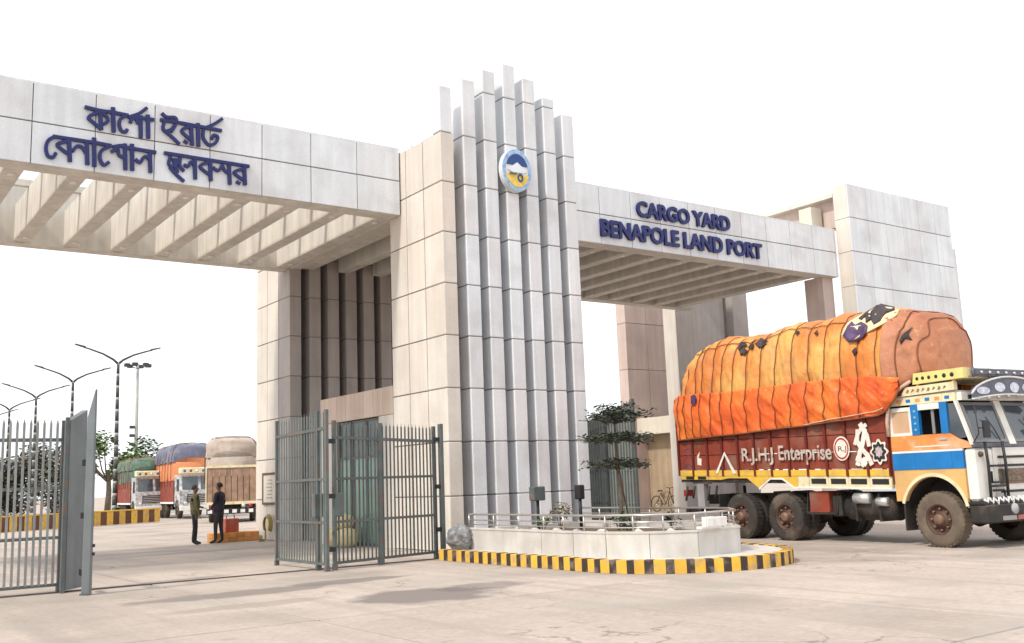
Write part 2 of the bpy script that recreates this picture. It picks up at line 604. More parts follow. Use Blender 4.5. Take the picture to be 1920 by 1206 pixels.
# Bengali lettering: each glyph built from thick strokes on the beam face
GL = [
 [[(415,95),(540,125),(650,140),(775,165)], [(535,132),(440,180),(480,225),(545,282)], [(540,135),(595,175),(605,215),(570,238)], [(540,140),(548,280)]],
 [[(650,105),(655,302)]],
 [[(770,165),(715,195),(703,245),(722,297),(758,308),(770,288)]],
 [[(785,178),(880,185),(995,203)], [(800,225),(815,190),(848,197),(862,232)], [(886,175),(888,350)], [(800,175),(872,150),(938,103)]],
 [[(948,168),(952,355)]],
 [[(1072,150),(1110,180),(1180,185),(1197,218)], [(1060,203),(1240,232)], [(1095,218),(1078,262),(1092,298),(1140,290),(1182,250)], [(1100,305),(1150,345),(1217,408)], [(1182,250),(1150,300)]],
 [[(1240,232),(1330,250)], [(1318,250),(1328,415)], [(1300,262),(1238,298),(1312,372)], [(1262,385),(1285,400)]],
 [[(1330,250),(1400,262)], [(1378,240),(1382,425)]],
 [[(1400,262),(1575,296)], [(1450,268),(1520,238),(1584,195)], [(1425,290),(1425,360),(1472,418),(1528,402),(1548,352),(1512,335),(1498,365)]],
 [[(150,350),(97,378),(75,440),(90,510),(135,525),(158,490)], [(140,345),(290,368)]],
 [[(272,372),(280,555)], [(268,385),(172,412),(215,460),(278,505)]],
 [[(290,368),(440,392)], [(425,398),(430,580)], [(305,470),(340,430),(385,440),(424,500)]],
 [[(440,392),(500,400)], [(488,365),(490,595)]],
 [[(500,400),(630,425)], [(620,430),(550,470),(538,535),(570,592),(612,568)]],
 [[(655,435),(720,425),(760,440)], [(640,475),(690,455),(702,505),(748,530)], [(752,415),(757,625)]],
 [[(760,440),(830,452)], [(812,418),(815,630)]],
 [[(830,452),(1012,482)], [(845,545),(882,570),(908,530),(935,520),(966,545)], [(966,480),(971,648)]],
 [[(1095,488),(1250,512)], [(1140,520),(1128,585),(1180,600),(1205,545)], [(1140,612),(1180,660),(1255,728)], [(1228,520),(1222,595),(1255,640)], [(1170,540),(1200,650)]],
 [[(1250,512),(1370,532)], [(1262,590),(1292,605),(1318,565),(1352,598)], [(1350,535),(1355,705)]],
 [[(1370,532),(1500,552)], [(1482,555),(1488,718)], [(1480,565),(1395,602),(1486,682)]],
 [[(1500,552),(1660,578)], [(1508,612),(1550,640),(1582,605)], [(1585,592),(1610,640),(1650,668)], [(1645,580),(1652,750)]],
 [[(1660,578),(1812,602)], [(1775,605),(1782,755)], [(1772,625),(1688,655),(1778,728)], [(1712,735),(1735,748)]],
]


def face_pt(u, v):
    """photo-tracing units -> metres along and up the beam's front face"""
    px, py = 70 + u / 4.571, 180 + v / 4.571
    a, b = (px - 960) / 1864.6, (py - 603) / 1864.6
    d = [RX[k] * a + RY[k] * b + RF[k] for k in range(3)]
    t = 21.64 / d[1]
    return d[0] * t, 1.55 + d[2] * t


def smooth_path(pts, n=5):
    if len(pts) < 3:
        return pts
    q = [pts[0]] + list(pts) + [pts[-1]]
    out = []
    for a, b_, c, d in zip(q[:-3], q[1:-2], q[2:-1], q[3:]):
        for k in range(n):
            t = k / n
            out.append(tuple(.5 * (2 * b_[m] + (c[m] - a[m]) * t + (2 * a[m] - 5 * b_[m] + 4 * c[m] - d[m]) * t * t + (3 * b_[m] - a[m] - 3 * c[m] + d[m]) * t ** 3) for m in (0, 1)))
    return out + [pts[-1]]


def ribbon(mb, pts, w, y0, y1):
    """thick smooth stroke standing off the beam face"""
    L_, R_ = [], []
    for k, p in enumerate(pts):
        a, b_ = pts[max(k - 1, 0)], pts[min(k + 1, len(pts) - 1)]
        l_ = math.hypot(b_[0] - a[0], b_[1] - a[1]) or 1
        dx, dz = (b_[0] - a[0]) / l_, (b_[1] - a[1]) / l_
        e = -.5 * w if k == 0 else (.5 * w if k == len(pts) - 1 else 0)
        L_.append((p[0] + dx * e - dz * w, p[1] + dz * e + dx * w))
        R_.append((p[0] + dx * e + dz * w, p[1] + dz * e - dx * w))
    n = len(pts)
    v = [(x, y0, z) for x, z in L_] + [(x, y0, z) for x, z in R_] + [(x, y1, z) for x, z in L_] + [(x, y1, z) for x, z in R_]
    f = []
    for k in range(n - 1):
        f += [(k, k + 1, n + k + 1, n + k), (2 * n + k + 1, 2 * n + k, 3 * n + k, 3 * n + k + 1), (k + 1, k, 2 * n + k, 2 * n + k + 1), (n + k, n + k + 1, 3 * n + k + 1, 3 * n + k)]
    f += [(0, n, 3 * n, 2 * n), (2 * n - 1, n - 1, 3 * n - 1, 4 * n - 1)]
    mb.add(v, f)


for gi, gl in enumerate(GL):
    mb = MB()
    for si, st in enumerate(gl):
        pts = [face_pt(*q) for q in st]
        stem = len(pts) == 2 and abs(pts[1][1] - pts[0][1]) > abs(pts[1][0] - pts[0][0])
        matra = si == 0 and abs(pts[-1][0] - pts[0][0]) > 3 * abs(pts[-1][1] - pts[0][1] + .16 * (pts[-1][0] - pts[0][0]) * 0)
        ribbon(mb, smooth_path(pts), .042 if stem else (.036 if matra else .034), 21.625 + .002 * si + .0006 * (gi % 3), 21.687 - .0006 * (gi % 3))
    mb.build('letter', M_BLUE, cl)


def letters(text, size, origin, xdir, ydir, m, parent, x_extent=None, name='letter', depth=.02, offset=.0, one=False):
    """text as real lettering: each character a mesh of its own (or one mesh for small print)"""
    xdir, ydir = Vector(xdir).normalized(), Vector(ydir).normalized()
    n = xdir.cross(ydir)
    cur = bpy.data.curves.new('t', 'FONT')
    cur.size = size
    cur.offset = offset
    cur.extrude = depth
    cur.resolution_u = 4
    o = bpy.data.objects.new('t', cur)
    COL.objects.link(o)

    def width(s):
        cur.body = s
        bpy.context.view_layer.update()
        return o.dimensions.x
    tot = width(text)
    sc = (x_extent / tot) if x_extent else 1
    chunks = [(text, 0)] if one else [(ch, (width('|' + text[:i] + '|') - width('||')) if i else 0) for i, ch in enumerate(text) if ch != ' ']
    res = []
    for ch, adv in chunks:
        cur.body = ch
        dg = bpy.context.evaluated_depsgraph_get()
        dg.update()
        me = bpy.data.meshes.new_from_object(o.evaluated_get(dg))
        me.materials.clear()
        me.materials.append(m)
        for v in me.vertices:
            p = v.co
            q = Vector(origin) + xdir * ((p.x + adv) * sc) + ydir * p.y + n * p.z
            off = Vector((0, 0, 0))
            if parent is not None and parent.get('_local') is None:
                qq = parent
                while qq is not None:
                    off += qq.location
                    qq = qq.parent
            v.co = q - off
        me.update()
        ob = bpy.data.objects.new(name, me)
        COL.objects.link(ob)
        ob.parent = parent
        res.append(ob)
    bpy.data.objects.remove(o)
    bpy.data.curves.remove(cur)
    return res


letters('CARGO YARD', .66, (20.50, 21.645, 9.43), (1, 0, 0), (0, 0, 1), M_BLUE, cr, 4.15, depth=.045, offset=.022)
letters('BENAPOLE LAND PORT', .70, (18.98, 21.645, 8.64), (1, 0, 0), (0, 0, 1), M_BLUE, cr, 7.15, depth=.045, offset=.022)

# ------------------------------------------------------------------ right end tower
et = thing('end_tower', 'broad pale panelled end tower standing behind the loaded orange truck', 'gate tower', (30.4, 21.06, 0))
MB().box(30.43, 36.95, 21.09, 21.66, 0, 11.70).build('core', M_JOINT, et)
zs = [11.75 - 1.25 * k for k in range(0, 10)] + [0]
xs = [30.4 + 1.1 * k for k in range(7)]
for z1, z0 in zip(zs[:-1], zs[1:]):
    for k in range(6):
        piece('wall_panel', xs[k] + (GAP * .6 if k else 0), xs[k + 1] - GAP * .6, 21.06, 21.11, z0 + GAP, z1 - (GAP if z1 < 11.7 else 0), M_PANEL, et)
    piece('side_panel', 30.40, 30.44, 21.115, 21.69, z0 + GAP * .5, z1 - (GAP * .5 if z1 < 11.7 else 0), M_PANELSUN, et)
piece('roof_cap', 30.44, 37.0, 21.112, 21.69, 11.705, 11.75, M_PANEL, et)
MB().cbox(37.0, 37.42, 21.2, 22.6, 0, 10.08, .01).build('step_block', M_PANEL, et)
MB().cbox(37.42, 37.75, 21.5, 22.6, 8.25, 10.0, .01).build('step_ledge', M_PANEL, et)
MB().box(30.75, 31.2, 21.70, 30.0, 10.35, 11.52).build('side_wall', M_WALLSHADE, et)
MB().box(30.40, 31.2, 21.70, 30.0, 11.40, 11.55).build('roof_edge', M_CONC, et)
MB().cbox(30.0, 30.62, 22.4, 22.95, 10.2, 11.15, .01).build('concrete_block', M_CREAM, et)
MB().cbox(30.40, 33.40, 30.05, 30.80, 0, 11.4, .01).build('rear_slab', [M_SLAT], et)
piece('side_panel', 30.36, 30.40, 30.05, 30.80, 0, 11.4, M_PANELSUN, et)
MB().cbox(33.62, 34.6, 29.7, 30.6, 0, 9.8, .01).build('rear_pier', M_SLAT, et)
MB().cbox(29.72, 30.32, 21.95, 22.75, 0, 8.40, .01).build('front_pier', M_WALLSHADE, et)

rw = thing('rear_wall', 'shaded wall coloured brown, with a pale ledge behind the small tiered tree', 'wall', (30, 33, 0))
for k, z in enumerate([0, 2.1, 4.2, 6.3, 8.4]):
    for j in range(2):
        piece('wall_panel', 30.05 + 1.3 * j + .01, 31.35 + 1.3 * j - .01, 32.9, 33.5, z + .012, z + 2.1 - .012, M_WALLSHADE, rw)
MB().box(30.08, 32.6, 32.92, 33.48, 0, 10.4).build('core', M_JOINT, rw)
MB().cbox(30.4, 31.2, 30.82, 32.88, 3.35, 4.08, .01).build('ledge', M_CREAM, rw)
MB().box(31.0, 31.2, 30.82, 32.88, 0, 3.34).build('side_wall', mat('ochre_wall', (.40, .30, .20), .8, var=.15, streak=.15), rw)

# ------------------------------------------------------------------ guard room between the towers
gm = thing('guard_room', 'low guard room with a peach parapet and green glass front behind the folding gate', 'guard room', (12.3, 24.5, 0))
MB().box(12.34, 16.4, 22.32, 26.66, 3.36, 4.02).build('roof', M_CREAM, gm)
MB().box(12.34, 16.4, 26.55, 26.68, 0, 3.355).box(16.3, 16.4, 22.32, 26.54, 0, 3.355).build('back_wall', M_CREAM, gm)
for k in range(8):
    y = 22.32 + .5425 * k
    piece('parapet_panel', 12.30, 12.345, y + .008, y + .5425 - .008, 3.35, 4.07, mat('parapet_peach', (.60, .47, .38), .6, var=.07, streak=.12, tint=.06), gm)
piece('wall_panel', 12.30, 12.36, 22.32, 23.1, 0, 3.34, M_PANELSUN, gm)
piece('wall_panel', 12.30, 12.36, 25.66, 26.68, 0, 3.34, M_PANELSUN, gm)
M_GLASS = mat('green_glass', (.22, .36, .30), .08, var=.12, vscale=.8, alpha=.80, spec=.6)
M_GLASSD = mat('dark_glass', (.06, .09, .075), .08, var=.15, vscale=.8, alpha=.85, spec=.6)
for y0, y1 in ((23.12, 23.95), (23.99, 24.80), (24.84, 25.64)):
    fr = MB().box(12.38, 12.44, y0, y0 + .05, 0, 3.33).box(12.38, 12.44, y1 - .05, y1, 0, 3.33).box(12.38, 12.44, y0 + .05, y1 - .05, 3.28, 3.33).box(12.38, 12.44, y0 + .05, y1 - .05, 2.3, 2.36).box(12.38, 12.44, y0 + .05, y1 - .05, 0, .08).build('window_frame', M_STEEL, gm)
    MB().box(12.40, 12.412, y0 + .052, y1 - .052, .082, 2.298).build('pane', M_GLASS, fr)
    MB().box(12.40, 12.412, y0 + .052, y1 - .052, 2.362, 3.278).build('pane', M_GLASSD, fr)
# sacks standing in front of the glass
M_SACK = mat('sack_cloth', (.62, .53, .30), .9, var=.15, vscale=6, bump=.5, bscale=25)
for k, (x, y, z, lab) in enumerate([(11.95, 24.3, 0, 'plump tan sack at the base of the glass front'), (11.9, 24.85, 0, 'tan sack standing farthest along the glass front'),
                                    (11.95, 24.55, .42, 'tan sack lying on top of the two others'), ]):
    b = bmesh.new()
    bmesh.ops.create_icosphere(b, subdivisions=3, radius=1)
    for v in b.verts:
        c = v.co
        f = 1 + .06 * noise.noise(c * 2.5 + Vector((k * 3, 0, 0)))
        e = Vector([math.copysign(abs(q) ** .7, q) for q in c])
        v.co = Vector((e.x * .26 * f, e.y * .30 * f, e.z * (.26 if k < 2 else .20) * f))
    me = bpy.data.meshes.new('sack')
    b.to_mesh(me)
    b.free()
    for pl in me.polygons:
        pl.use_smooth = True
    me.materials.append(M_SACK)
    o = bpy.data.objects.new('sack', me)
    o.location = (x, y, z + .24)
    COL.objects.link(o)
    tag(o, lab, 'sack', 'sacks by the guard room')

# notice board, hose, plinth and bucket at the rear tower
nb = thing('notice_board', 'small brown framed cream notice board on the rear tower wall', 'notice board', (12.24, 30.3, 1.1))
MB().box(12.245, 12.295, 29.78, 30.95, 1.1, 1.17).box(12.245, 12.295, 29.78, 30.95, 2.03, 2.10).box(12.245, 12.295, 29.78, 29.85, 1.17, 2.03).box(12.245, 12.295, 30.88, 30.95, 1.17, 2.03).build('frame', mat('brown_wood', (.11, .06, .04), .6), nb)
MB().box(12.262, 12.29, 29.852, 30.878, 1.172, 2.028).build('board', M_CREAM, nb)
m_print = mat('notice_print', (.35, .32, .30), .7)
for k in range(6):
    MB().box(12.256, 12.2625, 30.15 + .03 * (k % 2), 30.62 - .05 * (k % 3), 1.30 + .11 * k, 1.335 + .11 * k).build('print_line', m_print, nb)
hb = MB()
for k in range(5):
    rr = .30 - .015 * k
    hb.tube([(12.16 - .035 * k * .5, 30.2 + rr * math.cos(R(a)) * 1.0, .50 + rr * math.sin(R(a))) for a in range(-40, 235, 12)], .022, 6)
hb.tube([(12.15, 30.42, .31), (12.1, 30.3, .12), (12.0, 30.1, .03), (11.7, 29.8, .03)], .022, 6)
tag(hb.build('garden_hose', mat('hose_olive', (.26, .20, .03), .5)), 'yellow green coil of hose hanging low on the cream rear tower', 'hose')
pl = thing('brick_plinth', 'low orange brick plinth under the red box by the rear tower', 'plinth', (11.4, 31.2, 0))
m_br = mat('orange_brick', (.55, .24, .07), .8, var=.15, vscale=8, tint=.18)
MB().box(10.72, 12.18, 31.02, 31.58, 0, .26).build('core', mat('mortar', (.4, .34, .27), .9), pl)
for r in range(2):
    for k in range(6):
        piece('brick', 10.7 + .247 * k + .006, 10.7 + .247 * (k + 1) - .006, 31.0, 31.05, .14 * r + .008, .14 * (r + 1), m_br, pl, .004)
    for k in range(2):
        piece('brick', 10.70, 10.75, 31.06 + .265 * k, 31.32 + .265 * k - .006, .14 * r + .008, .14 * (r + 1), m_br, pl, .004)
for k in range(6):
    piece('brick', 10.72 + .243 * k + .006, 10.72 + .243 * (k + 1) - .006, 31.06, 31.56, .262, .29, m_br, pl, .004)
bk = thing('red_box', 'small red box with a handle standing on the orange plinth', 'box', (11.35, 31.3, .29))
MB().cbox(11.12, 11.56, 31.12, 31.46, .29, .72, .02).build('body', mat('red_plastic', (.36, .07, .04), .6, var=.15, vscale=6, dirt=(.3, .2, .15), dirt_amt=.4, dirt_scale=4), bk)
MB().tube([(11.2, 31.29, .72), (11.24, 31.29, .88), (11.44, 31.29, .88), (11.48, 31.29, .72)], .014, 6).build('handle', M_DARK, bk)


# ------------------------------------------------------------------ striped kerb island with stone planter
isl = thing('kerb_island', 'low island with yellow and black striped kerb around the stone planter', 'traffic island', (12.95, 14, 0))


def stadium(r, n_arc=26, y_end=18.0):
    """outline of the island: straight left side, round nose toward the camera, straight right side"""
    c = (12.95, 13.15)
    pts = []
    L = y_end - c[1]
    k = 2 * int(L / .34)
    for i in range(k):
        pts.append((c[0] - r, y_end - L * i / k))
    for i in range(n_arc + 1):
        a = math.pi + math.pi * i / n_arc
        pts.append((c[0] + r * math.cos(a), c[1] + r * math.sin(a)))
    for i in range(1, k + 1):
        pts.append((c[0] + r, c[1] + L * i / k))
    return pts


def at_len(poly, d):
    for a, b_ in zip(poly[:-1], poly[1:]):
        l_ = math.hypot(b_[0] - a[0], b_[1] - a[1])
        if d <= l_:
            return (a[0] + (b_[0] - a[0]) * d / l_, a[1] + (b_[1] - a[1]) * d / l_)
        d -= l_
    return poly[-1]


out_, inn_ = stadium(2.02, 34), stadium(1.84, 34)
lo_len = sum(math.hypot(b_[0] - a[0], b_[1] - a[1]) for a, b_ in zip(out_[:-1], out_[1:]))
li_len = sum(math.hypot(b_[0] - a[0], b_[1] - a[1]) for a, b_ in zip(inn_[:-1], inn_[1:]))


def inner_at(d):
    """point across the kerb from the outer point at length d"""
    p = at_len(out_, d)
    if p[1] > 13.15:
        return (12.95 + math.copysign(1.84, p[0] - 12.95), p[1])
    return (12.95 + (p[0] - 12.95) * 1.84 / 2.02, 13.15 + (p[1] - 13.15) * 1.84 / 2.02)


d, k = 0.0, 0
while d < lo_len - .05:
    e = min(lo_len, d + (.175 if k % 2 == 0 else .145) * random.uniform(.9, 1.1))
    MB().prism([at_len(out_, d), at_len(out_, e), inner_at(e), inner_at(d)], 0, .215 + random.uniform(-.004, .004), 'z').build('kerb_block', M_YEL if k % 2 == 0 else M_BLK, isl)
    d, k = e, k + 1
MB().prism(stadium(1.838, 34), 0, .20, 'z').build('paved_top', M_PLANT, isl)

PO = [(11.40, 17.6), (11.38, 16.3), (11.32, 15.0), (11.27, 14.0), (11.34, 13.2), (11.62, 12.42), (12.28, 11.95), (13.45, 12.08), (14.2, 12.9), (14.42, 14.0), (14.42, 15.3), (14.42, 16.6), (14.42, 17.6)]
pt = thing('planter', 'pale stone planter with a thin steel railing on the striped island', 'planter', (12.9, 14.5, .2))
pc = Vector((12.9, 15.0))
PI_ = []
for x, y in PO:
    v = pc - Vector((x, y))
    PI_.append((x + v.x / v.length * .16, y + v.y / v.length * .16 if y < 17.5 else y))
MB().prism(PI_, .2, .50, 'z').build('soil', M_SOIL, pt)
for i in range(len(PO) - 1):
    a, b = Vector(PO[i]), Vector(PO[i + 1])
    c, d = Vector(PI_[i + 1]), Vector(PI_[i])
    g = (b - a).normalized() * .006
    MB().prism([tuple(a + g), tuple(b - g), tuple(c - g), tuple(d + g)], .2, .60, 'z').build('stone_panel', M_PLANT, pt)
    g2 = g * .3
    o2 = (a + b) / 2 - (c + d) / 2
    o2 = o2.normalized() * .015
    MB().prism([tuple(a + o2), tuple(b + o2), tuple(c), tuple(d)], .602, .635, 'z').build('coping', M_PLANT, pt)
MB().box(11.5, 14.3, 17.45, 17.6, .2, .6).build('back_wall', M_PLANT, pt)
# railing: three thin pipes and posts along the wall
mid = [(Vector(a) * .55 + Vector(b) * .45) for a, b in zip(PO, PI_)]
path = []
for i in range(len(mid) - 1):
    for k in range(3):
        path.append(mid[i].lerp(mid[i + 1], k / 3))
path.append(mid[-1])
for z, r in ((.70, .012), (.79, .012), (.905, .022)):
    MB().tube([(p.x, p.y, z) for p in path], r, 6).build('rail', M_RAIL, pt)
for i in range(0, len(path), 2):
    p = path[i]
    MB().tube([(p.x, p.y, .62), (p.x, p.y, .90)], .016, 6).build('rail_post', M_RAIL, pt)
wb = thing('junction_box', 'white junction box fixed low on the planter railing', 'junction box', (12.55, 11.9, .68))
MB().cbox(12.38, 12.60, 11.86, 11.95, .665, .84, .008).build('box', M_WHITE, wb)
MB().cbox(12.61, 12.93, 11.88, 11.97, .67, .83, .008).build('box', M_WHITE, wb)
MB().box(12.42, 12.56, 11.85, 11.861, .69, .82).build('lid', M_WHITE, wb)
# wrapped grey bundle at the left end of the planter
b = bmesh.new()
bmesh.ops.create_icosphere(b, subdivisions=4, radius=1)
for v in b.verts:
    n1 = noise.noise(v.co * 2.2) * .22 + noise.noise(v.co * 6) * .09
    v.co = Vector((v.co.x * .26, v.co.y * .36, v.co.z * .27)) * (1 + n1)
me = bpy.data.meshes.new('plastic_bundle')
b.to_mesh(me)
b.free()
me.materials.append(mat('grey_plastic', (.20, .20, .21), .35, var=.35, vscale=9))
o = bpy.data.objects.new('plastic_bundle', me)
o.location = (11.32, 17.75, .43)
COL.objects.link(o)
tag(o, 'crumpled grey plastic bundle at the left end of the planter', 'bundle')
# low flood lights standing in the planter
for k, (x, y, zt) in enumerate([(12.93, 17.2, 1.42), (13.52, 16.5, 1.42)]):
    f = thing('flood_light', ['thick dark flood light post in front of the fins', 'slim dark flood light post near the right fin'][k], 'flood light', (x, y, .5), group='flood lights in the planter')
    MB().tube([(x, y, .5), (x, y, zt - .25)], .035, 8).build('post', M_DARK, f)
    w = .16 if k == 0 else .08
    MB().cbox(x - w, x + w, y - .08, y + .10, zt - .30, zt, .02).build('lamp_head', M_STEEL if k == 0 else M_DARK, f)
    MB().box(x - w + .02, x + w - .02, y + .101, y + .108, zt - .27, zt - .03).build('lens', mat('lamp_glass', (.4, .42, .42), .1), f)


# ------------------------------------------------------------------ plants
def leaf_cloud(mb, c, rad, n, size, rng, flat=1.0, mi=0, droop=.3):
    c = Vector(c)
    for _ in range(n):
        while True:
            p = Vector((rng.uniform(-1, 1), rng.uniform(-1, 1), rng.uniform(-1, 1)))
            if .15 < p.length < 1:
                break
        q = c + Vector((p.x * rad[0], p.y * rad[1], p.z * rad[2]))
        a = rng.uniform(0, 6.283)
        d = Vector((math.cos(a), math.sin(a), rng.uniform(-droop, droop)))
        s = size * rng.uniform(.6, 1.4)
        w = d.cross(Vector((rng.uniform(-.5, .5), rng.uniform(-.5, .5), 1))).normalized() * s * .32
        mb.add([q, q + d * s * .5 + w, q + d * s, q + d * s * .5 - w], [(0, 1, 2, 3)], mi)


def tiered_tree():
    rng = random.Random(3)
    t = thing('tiered_tree', 'small young tree with flat tiered branches in the planter', 'tree', (13.85, 15.6, .5))
    bx, by = 13.85, 15.6
    tr = MB()
    tr.tube([(bx, by, .5), (bx + .02, by, 1.2), (bx - .02, by + .02, 2.0), (bx - .05, by, 2.7), (bx - .06, by, 2.98)], [.045, .04, .033, .022, .01], 8)
    tr.tube([(bx + .35, by + .1, .5), (bx + .12, by + .05, 1.3), (bx, by, 1.75)], .018, 6)
    tr.build('trunk', M_BARK, t)
    for z, rr, nb, nl, sg in ((1.80, .66, 10, 22, -.03), (2.33, .80, 12, 26, -.04), (2.70, .62, 10, 22, .08), (2.86, .36, 7, 12, .08)):
        m = MB()
        lf = MB()
        for k in range(nb):
            a = 6.283 * k / nb + rng.uniform(-.25, .25)
            L = rr * rng.uniform(.75, 1.1)
            pts = [(bx - .03, by, z - .05), (bx + math.cos(a) * L * .5, by + math.sin(a) * L * .5, z + .03), (bx + math.cos(a) * L, by + math.sin(a) * L, z + sg)]
            m.tube(pts, [.014, .009, .004], 5)
            for q in range(nl):
                f = rng.uniform(.2, 1.08)
                c = (bx + math.cos(a) * L * f + rng.uniform(-.12, .12), by + math.sin(a) * L * f + rng.uniform(-.12, .12), z + .03 + sg * f + rng.uniform(-.07, .10))
                leaf_cloud(lf, c, (.08, .08, .035), 4, .085, rng, droop=.5)
        br = m.build('branch_tier', M_BARK, t)
        o = lf.build('foliage', M_LEAFD, br)


tiered_tree()


def shrub(x, y, z, r, h, n, label, seed, m=M_LEAF):
    rng = random.Random(seed)
    t = thing('small_shrub', label, 'shrub', (x, y, z), group='shrubs in the planter')
    s, l = MB(), MB()
    for k in range(7):
        a = rng.uniform(0, 6.283)
        tip = (x + math.cos(a) * r * .7, y + math.sin(a) * r * .7, z + h * rng.uniform(.6, 1))
        s.tube([(x, y, z), ((x + tip[0]) / 2, (y + tip[1]) / 2, z + h * .6), tip], [.01, .007, .004], 5)
        leaf_cloud(l, tip, (r * .4, r * .4, h * .3), n, .07, rng, droop=.7)
    s.build('stem', M_BARK, t)
    l.build('foliage', m, t)


M_LEAFY = mat('leaf_yellow', (.20, .15, .03), .55, var=.35, vscale=5)
shrub(13.05, 16.6, .48, .22, .55, 22, 'yellowing small shrub between the two flood lights', 5, M_LEAFY)
shrub(12.3, 16.2, .48, .16, .30, 16, 'small green shrub left of the thick flood light', 6)
shrub(13.5, 15.3, .48, .2, .35, 18, 'low green shrub under the left branches of the tiered tree', 7)
shrub(12.6, 14.0, .48, .18, .25, 16, 'very low shrub behind the middle of the planter railing', 8, M_LEAFD)
shrub(14.0, 14.3, .48, .22, .32, 18, 'dark low shrub behind the right end of the planter railing', 9, M_LEAFD)
# pale stones lying on the planter soil
for k in range(9):
    rng = random.Random(40 + k)
    b = bmesh.new()
    bmesh.ops.create_icosphere(b, subdivisions=2, radius=1)
    for v in b.verts:
        v.co *= 1 + .25 * noise.noise(v.co * 1.5 + Vector((k * 7, 0, 0)))
        v.co = Vector((v.co.x * .13, v.co.y * .10, v.co.z * .10))
    me = bpy.data.meshes.new('stone')
    b.to_mesh(me)
    b.free()
    me.materials.append(M_PLANT if k % 3 else M_CREAM)
    o = bpy.data.objects.new('stone', me)
    a, c = [(11.62, 16.9), (11.66, 16.2), (11.62, 15.6), (11.60, 14.9), (11.6, 14.3), (11.7, 13.7), (11.9, 13.0), (12.3, 12.6), (12.9, 12.5)][k]
    o.location = (a, c, .56)
    o.rotation_euler = (0, 0, k)
    COL.objects.link(o)
    tag(o, ['cream stone nearest the grey plastic bundle', 'pale stone next to the cream one by the grey bundle', 'third pale stone from the grey bundle', 'cream stone halfway along the left planter wall',
            'pale stone just after the halfway cream one', 'pale stone where the planter wall starts to curve', 'cream stone on the curve of the planter wall',
            'pale stone left of the white junction box', 'pale stone right behind the white junction box'][k], 'stone', 'stones along the planter wall')


# ------------------------------------------------------------------ folding steel gates
def gate_leaf(label, A, B, h0, h1, pitch, stiles, group='folding leaves of the yard gate', lock=None, bw=.022, gate_mat=None, sheet=False, barmat=None):
    """a leaf from A to B: bars, rails, stiles (positions 0..1), feet"""
    gm_ = gate_mat or M_STEEL
    A, B = Vector((*A, 0)), Vector((*B, 0))
    L = (B - A).length
    t = thing('gate_leaf', label, 'gate', A, group=group)
    d = (B - A).normalized()

    def H(f):
        return h0 + (h1 - h0) * f
    up = (d.y, -d.x, 0)
    for f, w in stiles:
        p = A.lerp(B, f)
        st = MB().bar(p + Vector((0, 0, .06)), p + Vector((0, 0, H(f))), w, .06, up=up)
        st.prism([(p.x - w / 2 - .01, p.y - .04), (p.x + w / 2 + .01, p.y - .04), (p.x + w / 2 + .01, p.y + .04), (p.x - w / 2 - .01, p.y + .04)], 0.0, .10)
        st.build('stile', gm_, t)
    for z in (.13, .90, 1.72, 2.52):
        fz = .05 if z < 2 else .06
        a, b_ = A + Vector((0, 0, z * (H(0) / 2.85 if z > 2 else 1))), B + Vector((0, 0, z * (H(1) / 2.85 if z > 2 else 1)))
        MB().bar(a, b_, .05, fz).build('rail', gm_, t)
    n = int(L / pitch)
    side = Vector((d.y, -d.x, 0)) * .0
    for k in range(1, n):
        f = k / n
        if any(abs(f - s[0]) * L < s[1] / 2 + bw for s in stiles):
            continue
        p = A.lerp(B, f) + side
        MB().bar(p + Vector((0, 0, .14)), p + Vector((0, 0, H(f) - .05)), bw, bw * 1.5, up=up).add(
            [p + Vector((-bw / 2, 0, H(f) - .05)), p + Vector((bw / 2, 0, H(f) - .05)), p + Vector((0, bw / 2, H(f) - .05)), p + Vector((0, 0, H(f) + .03))],
            [(0, 1, 3), (1, 2, 3), (2, 0, 3)]).build('bar', barmat or gm_, t)
    if lock is not None:
        p = A.lerp(B, lock)
        MB().cbox(p.x - .10, p.x + .10, p.y - .06, p.y + .06, 1.0, 1.45, .01).build('lock_box', gm_, t)
    return t


gate_leaf('steel gate leaf of thin bars standing open in front of the guard room', (8.52, 17.85), (11.18, 18.52), 2.85, 2.78, .105, ((0, .07), (.43, .10), (1, .07)), lock=.03, bw=.02)
gate_leaf('steel gate leaf of dense grey green bars folded back beside the notice board', (8.30, 17.72), (8.32, 20.2), 3.05, 3.0, .125, ((0, .07), (.16, .08), (1, .06)), lock=.16, bw=.017, barmat=mat('gate_bar_green', (.19, .215, .205), .45, var=.12, vscale=5, tint=.06))
gp = thing('gate_post', 'dark steel gate post beside the tower corner', 'gate post', (11.31, 18.45, 0), group='posts of the yard gate')
MB().cbox(11.28, 11.36, 18.40, 18.52, 0, 2.83, .01).build('post', M_STEEL, gp)
for z in (.55, 1.45, 2.45):
    MB().box(11.17, 11.30, 18.44, 18.50, z, z + .09).build('hinge', M_DARK, gp)
for z in (.35, 1.35, 2.4):
    hb_ = MB().box(8.34, 8.50, 17.76, 17.82, z, z + .09).build('hinge', M_DARK, gp)
gate_leaf('barred gate leaf of pale upright bars at the left edge', (-2.6, 18.33), (3.72, 18.33), 2.86, 2.86, .102, ((0, .07), (.5, .08), (1, .07)), bw=.034, barmat=M_STEELL)
gp2 = thing('gate_post', 'broad grey sheet steel gate post with slanted top and a tapering blade beside it', 'gate post', (3.9, 18.2, 0), group='posts of the yard gate')
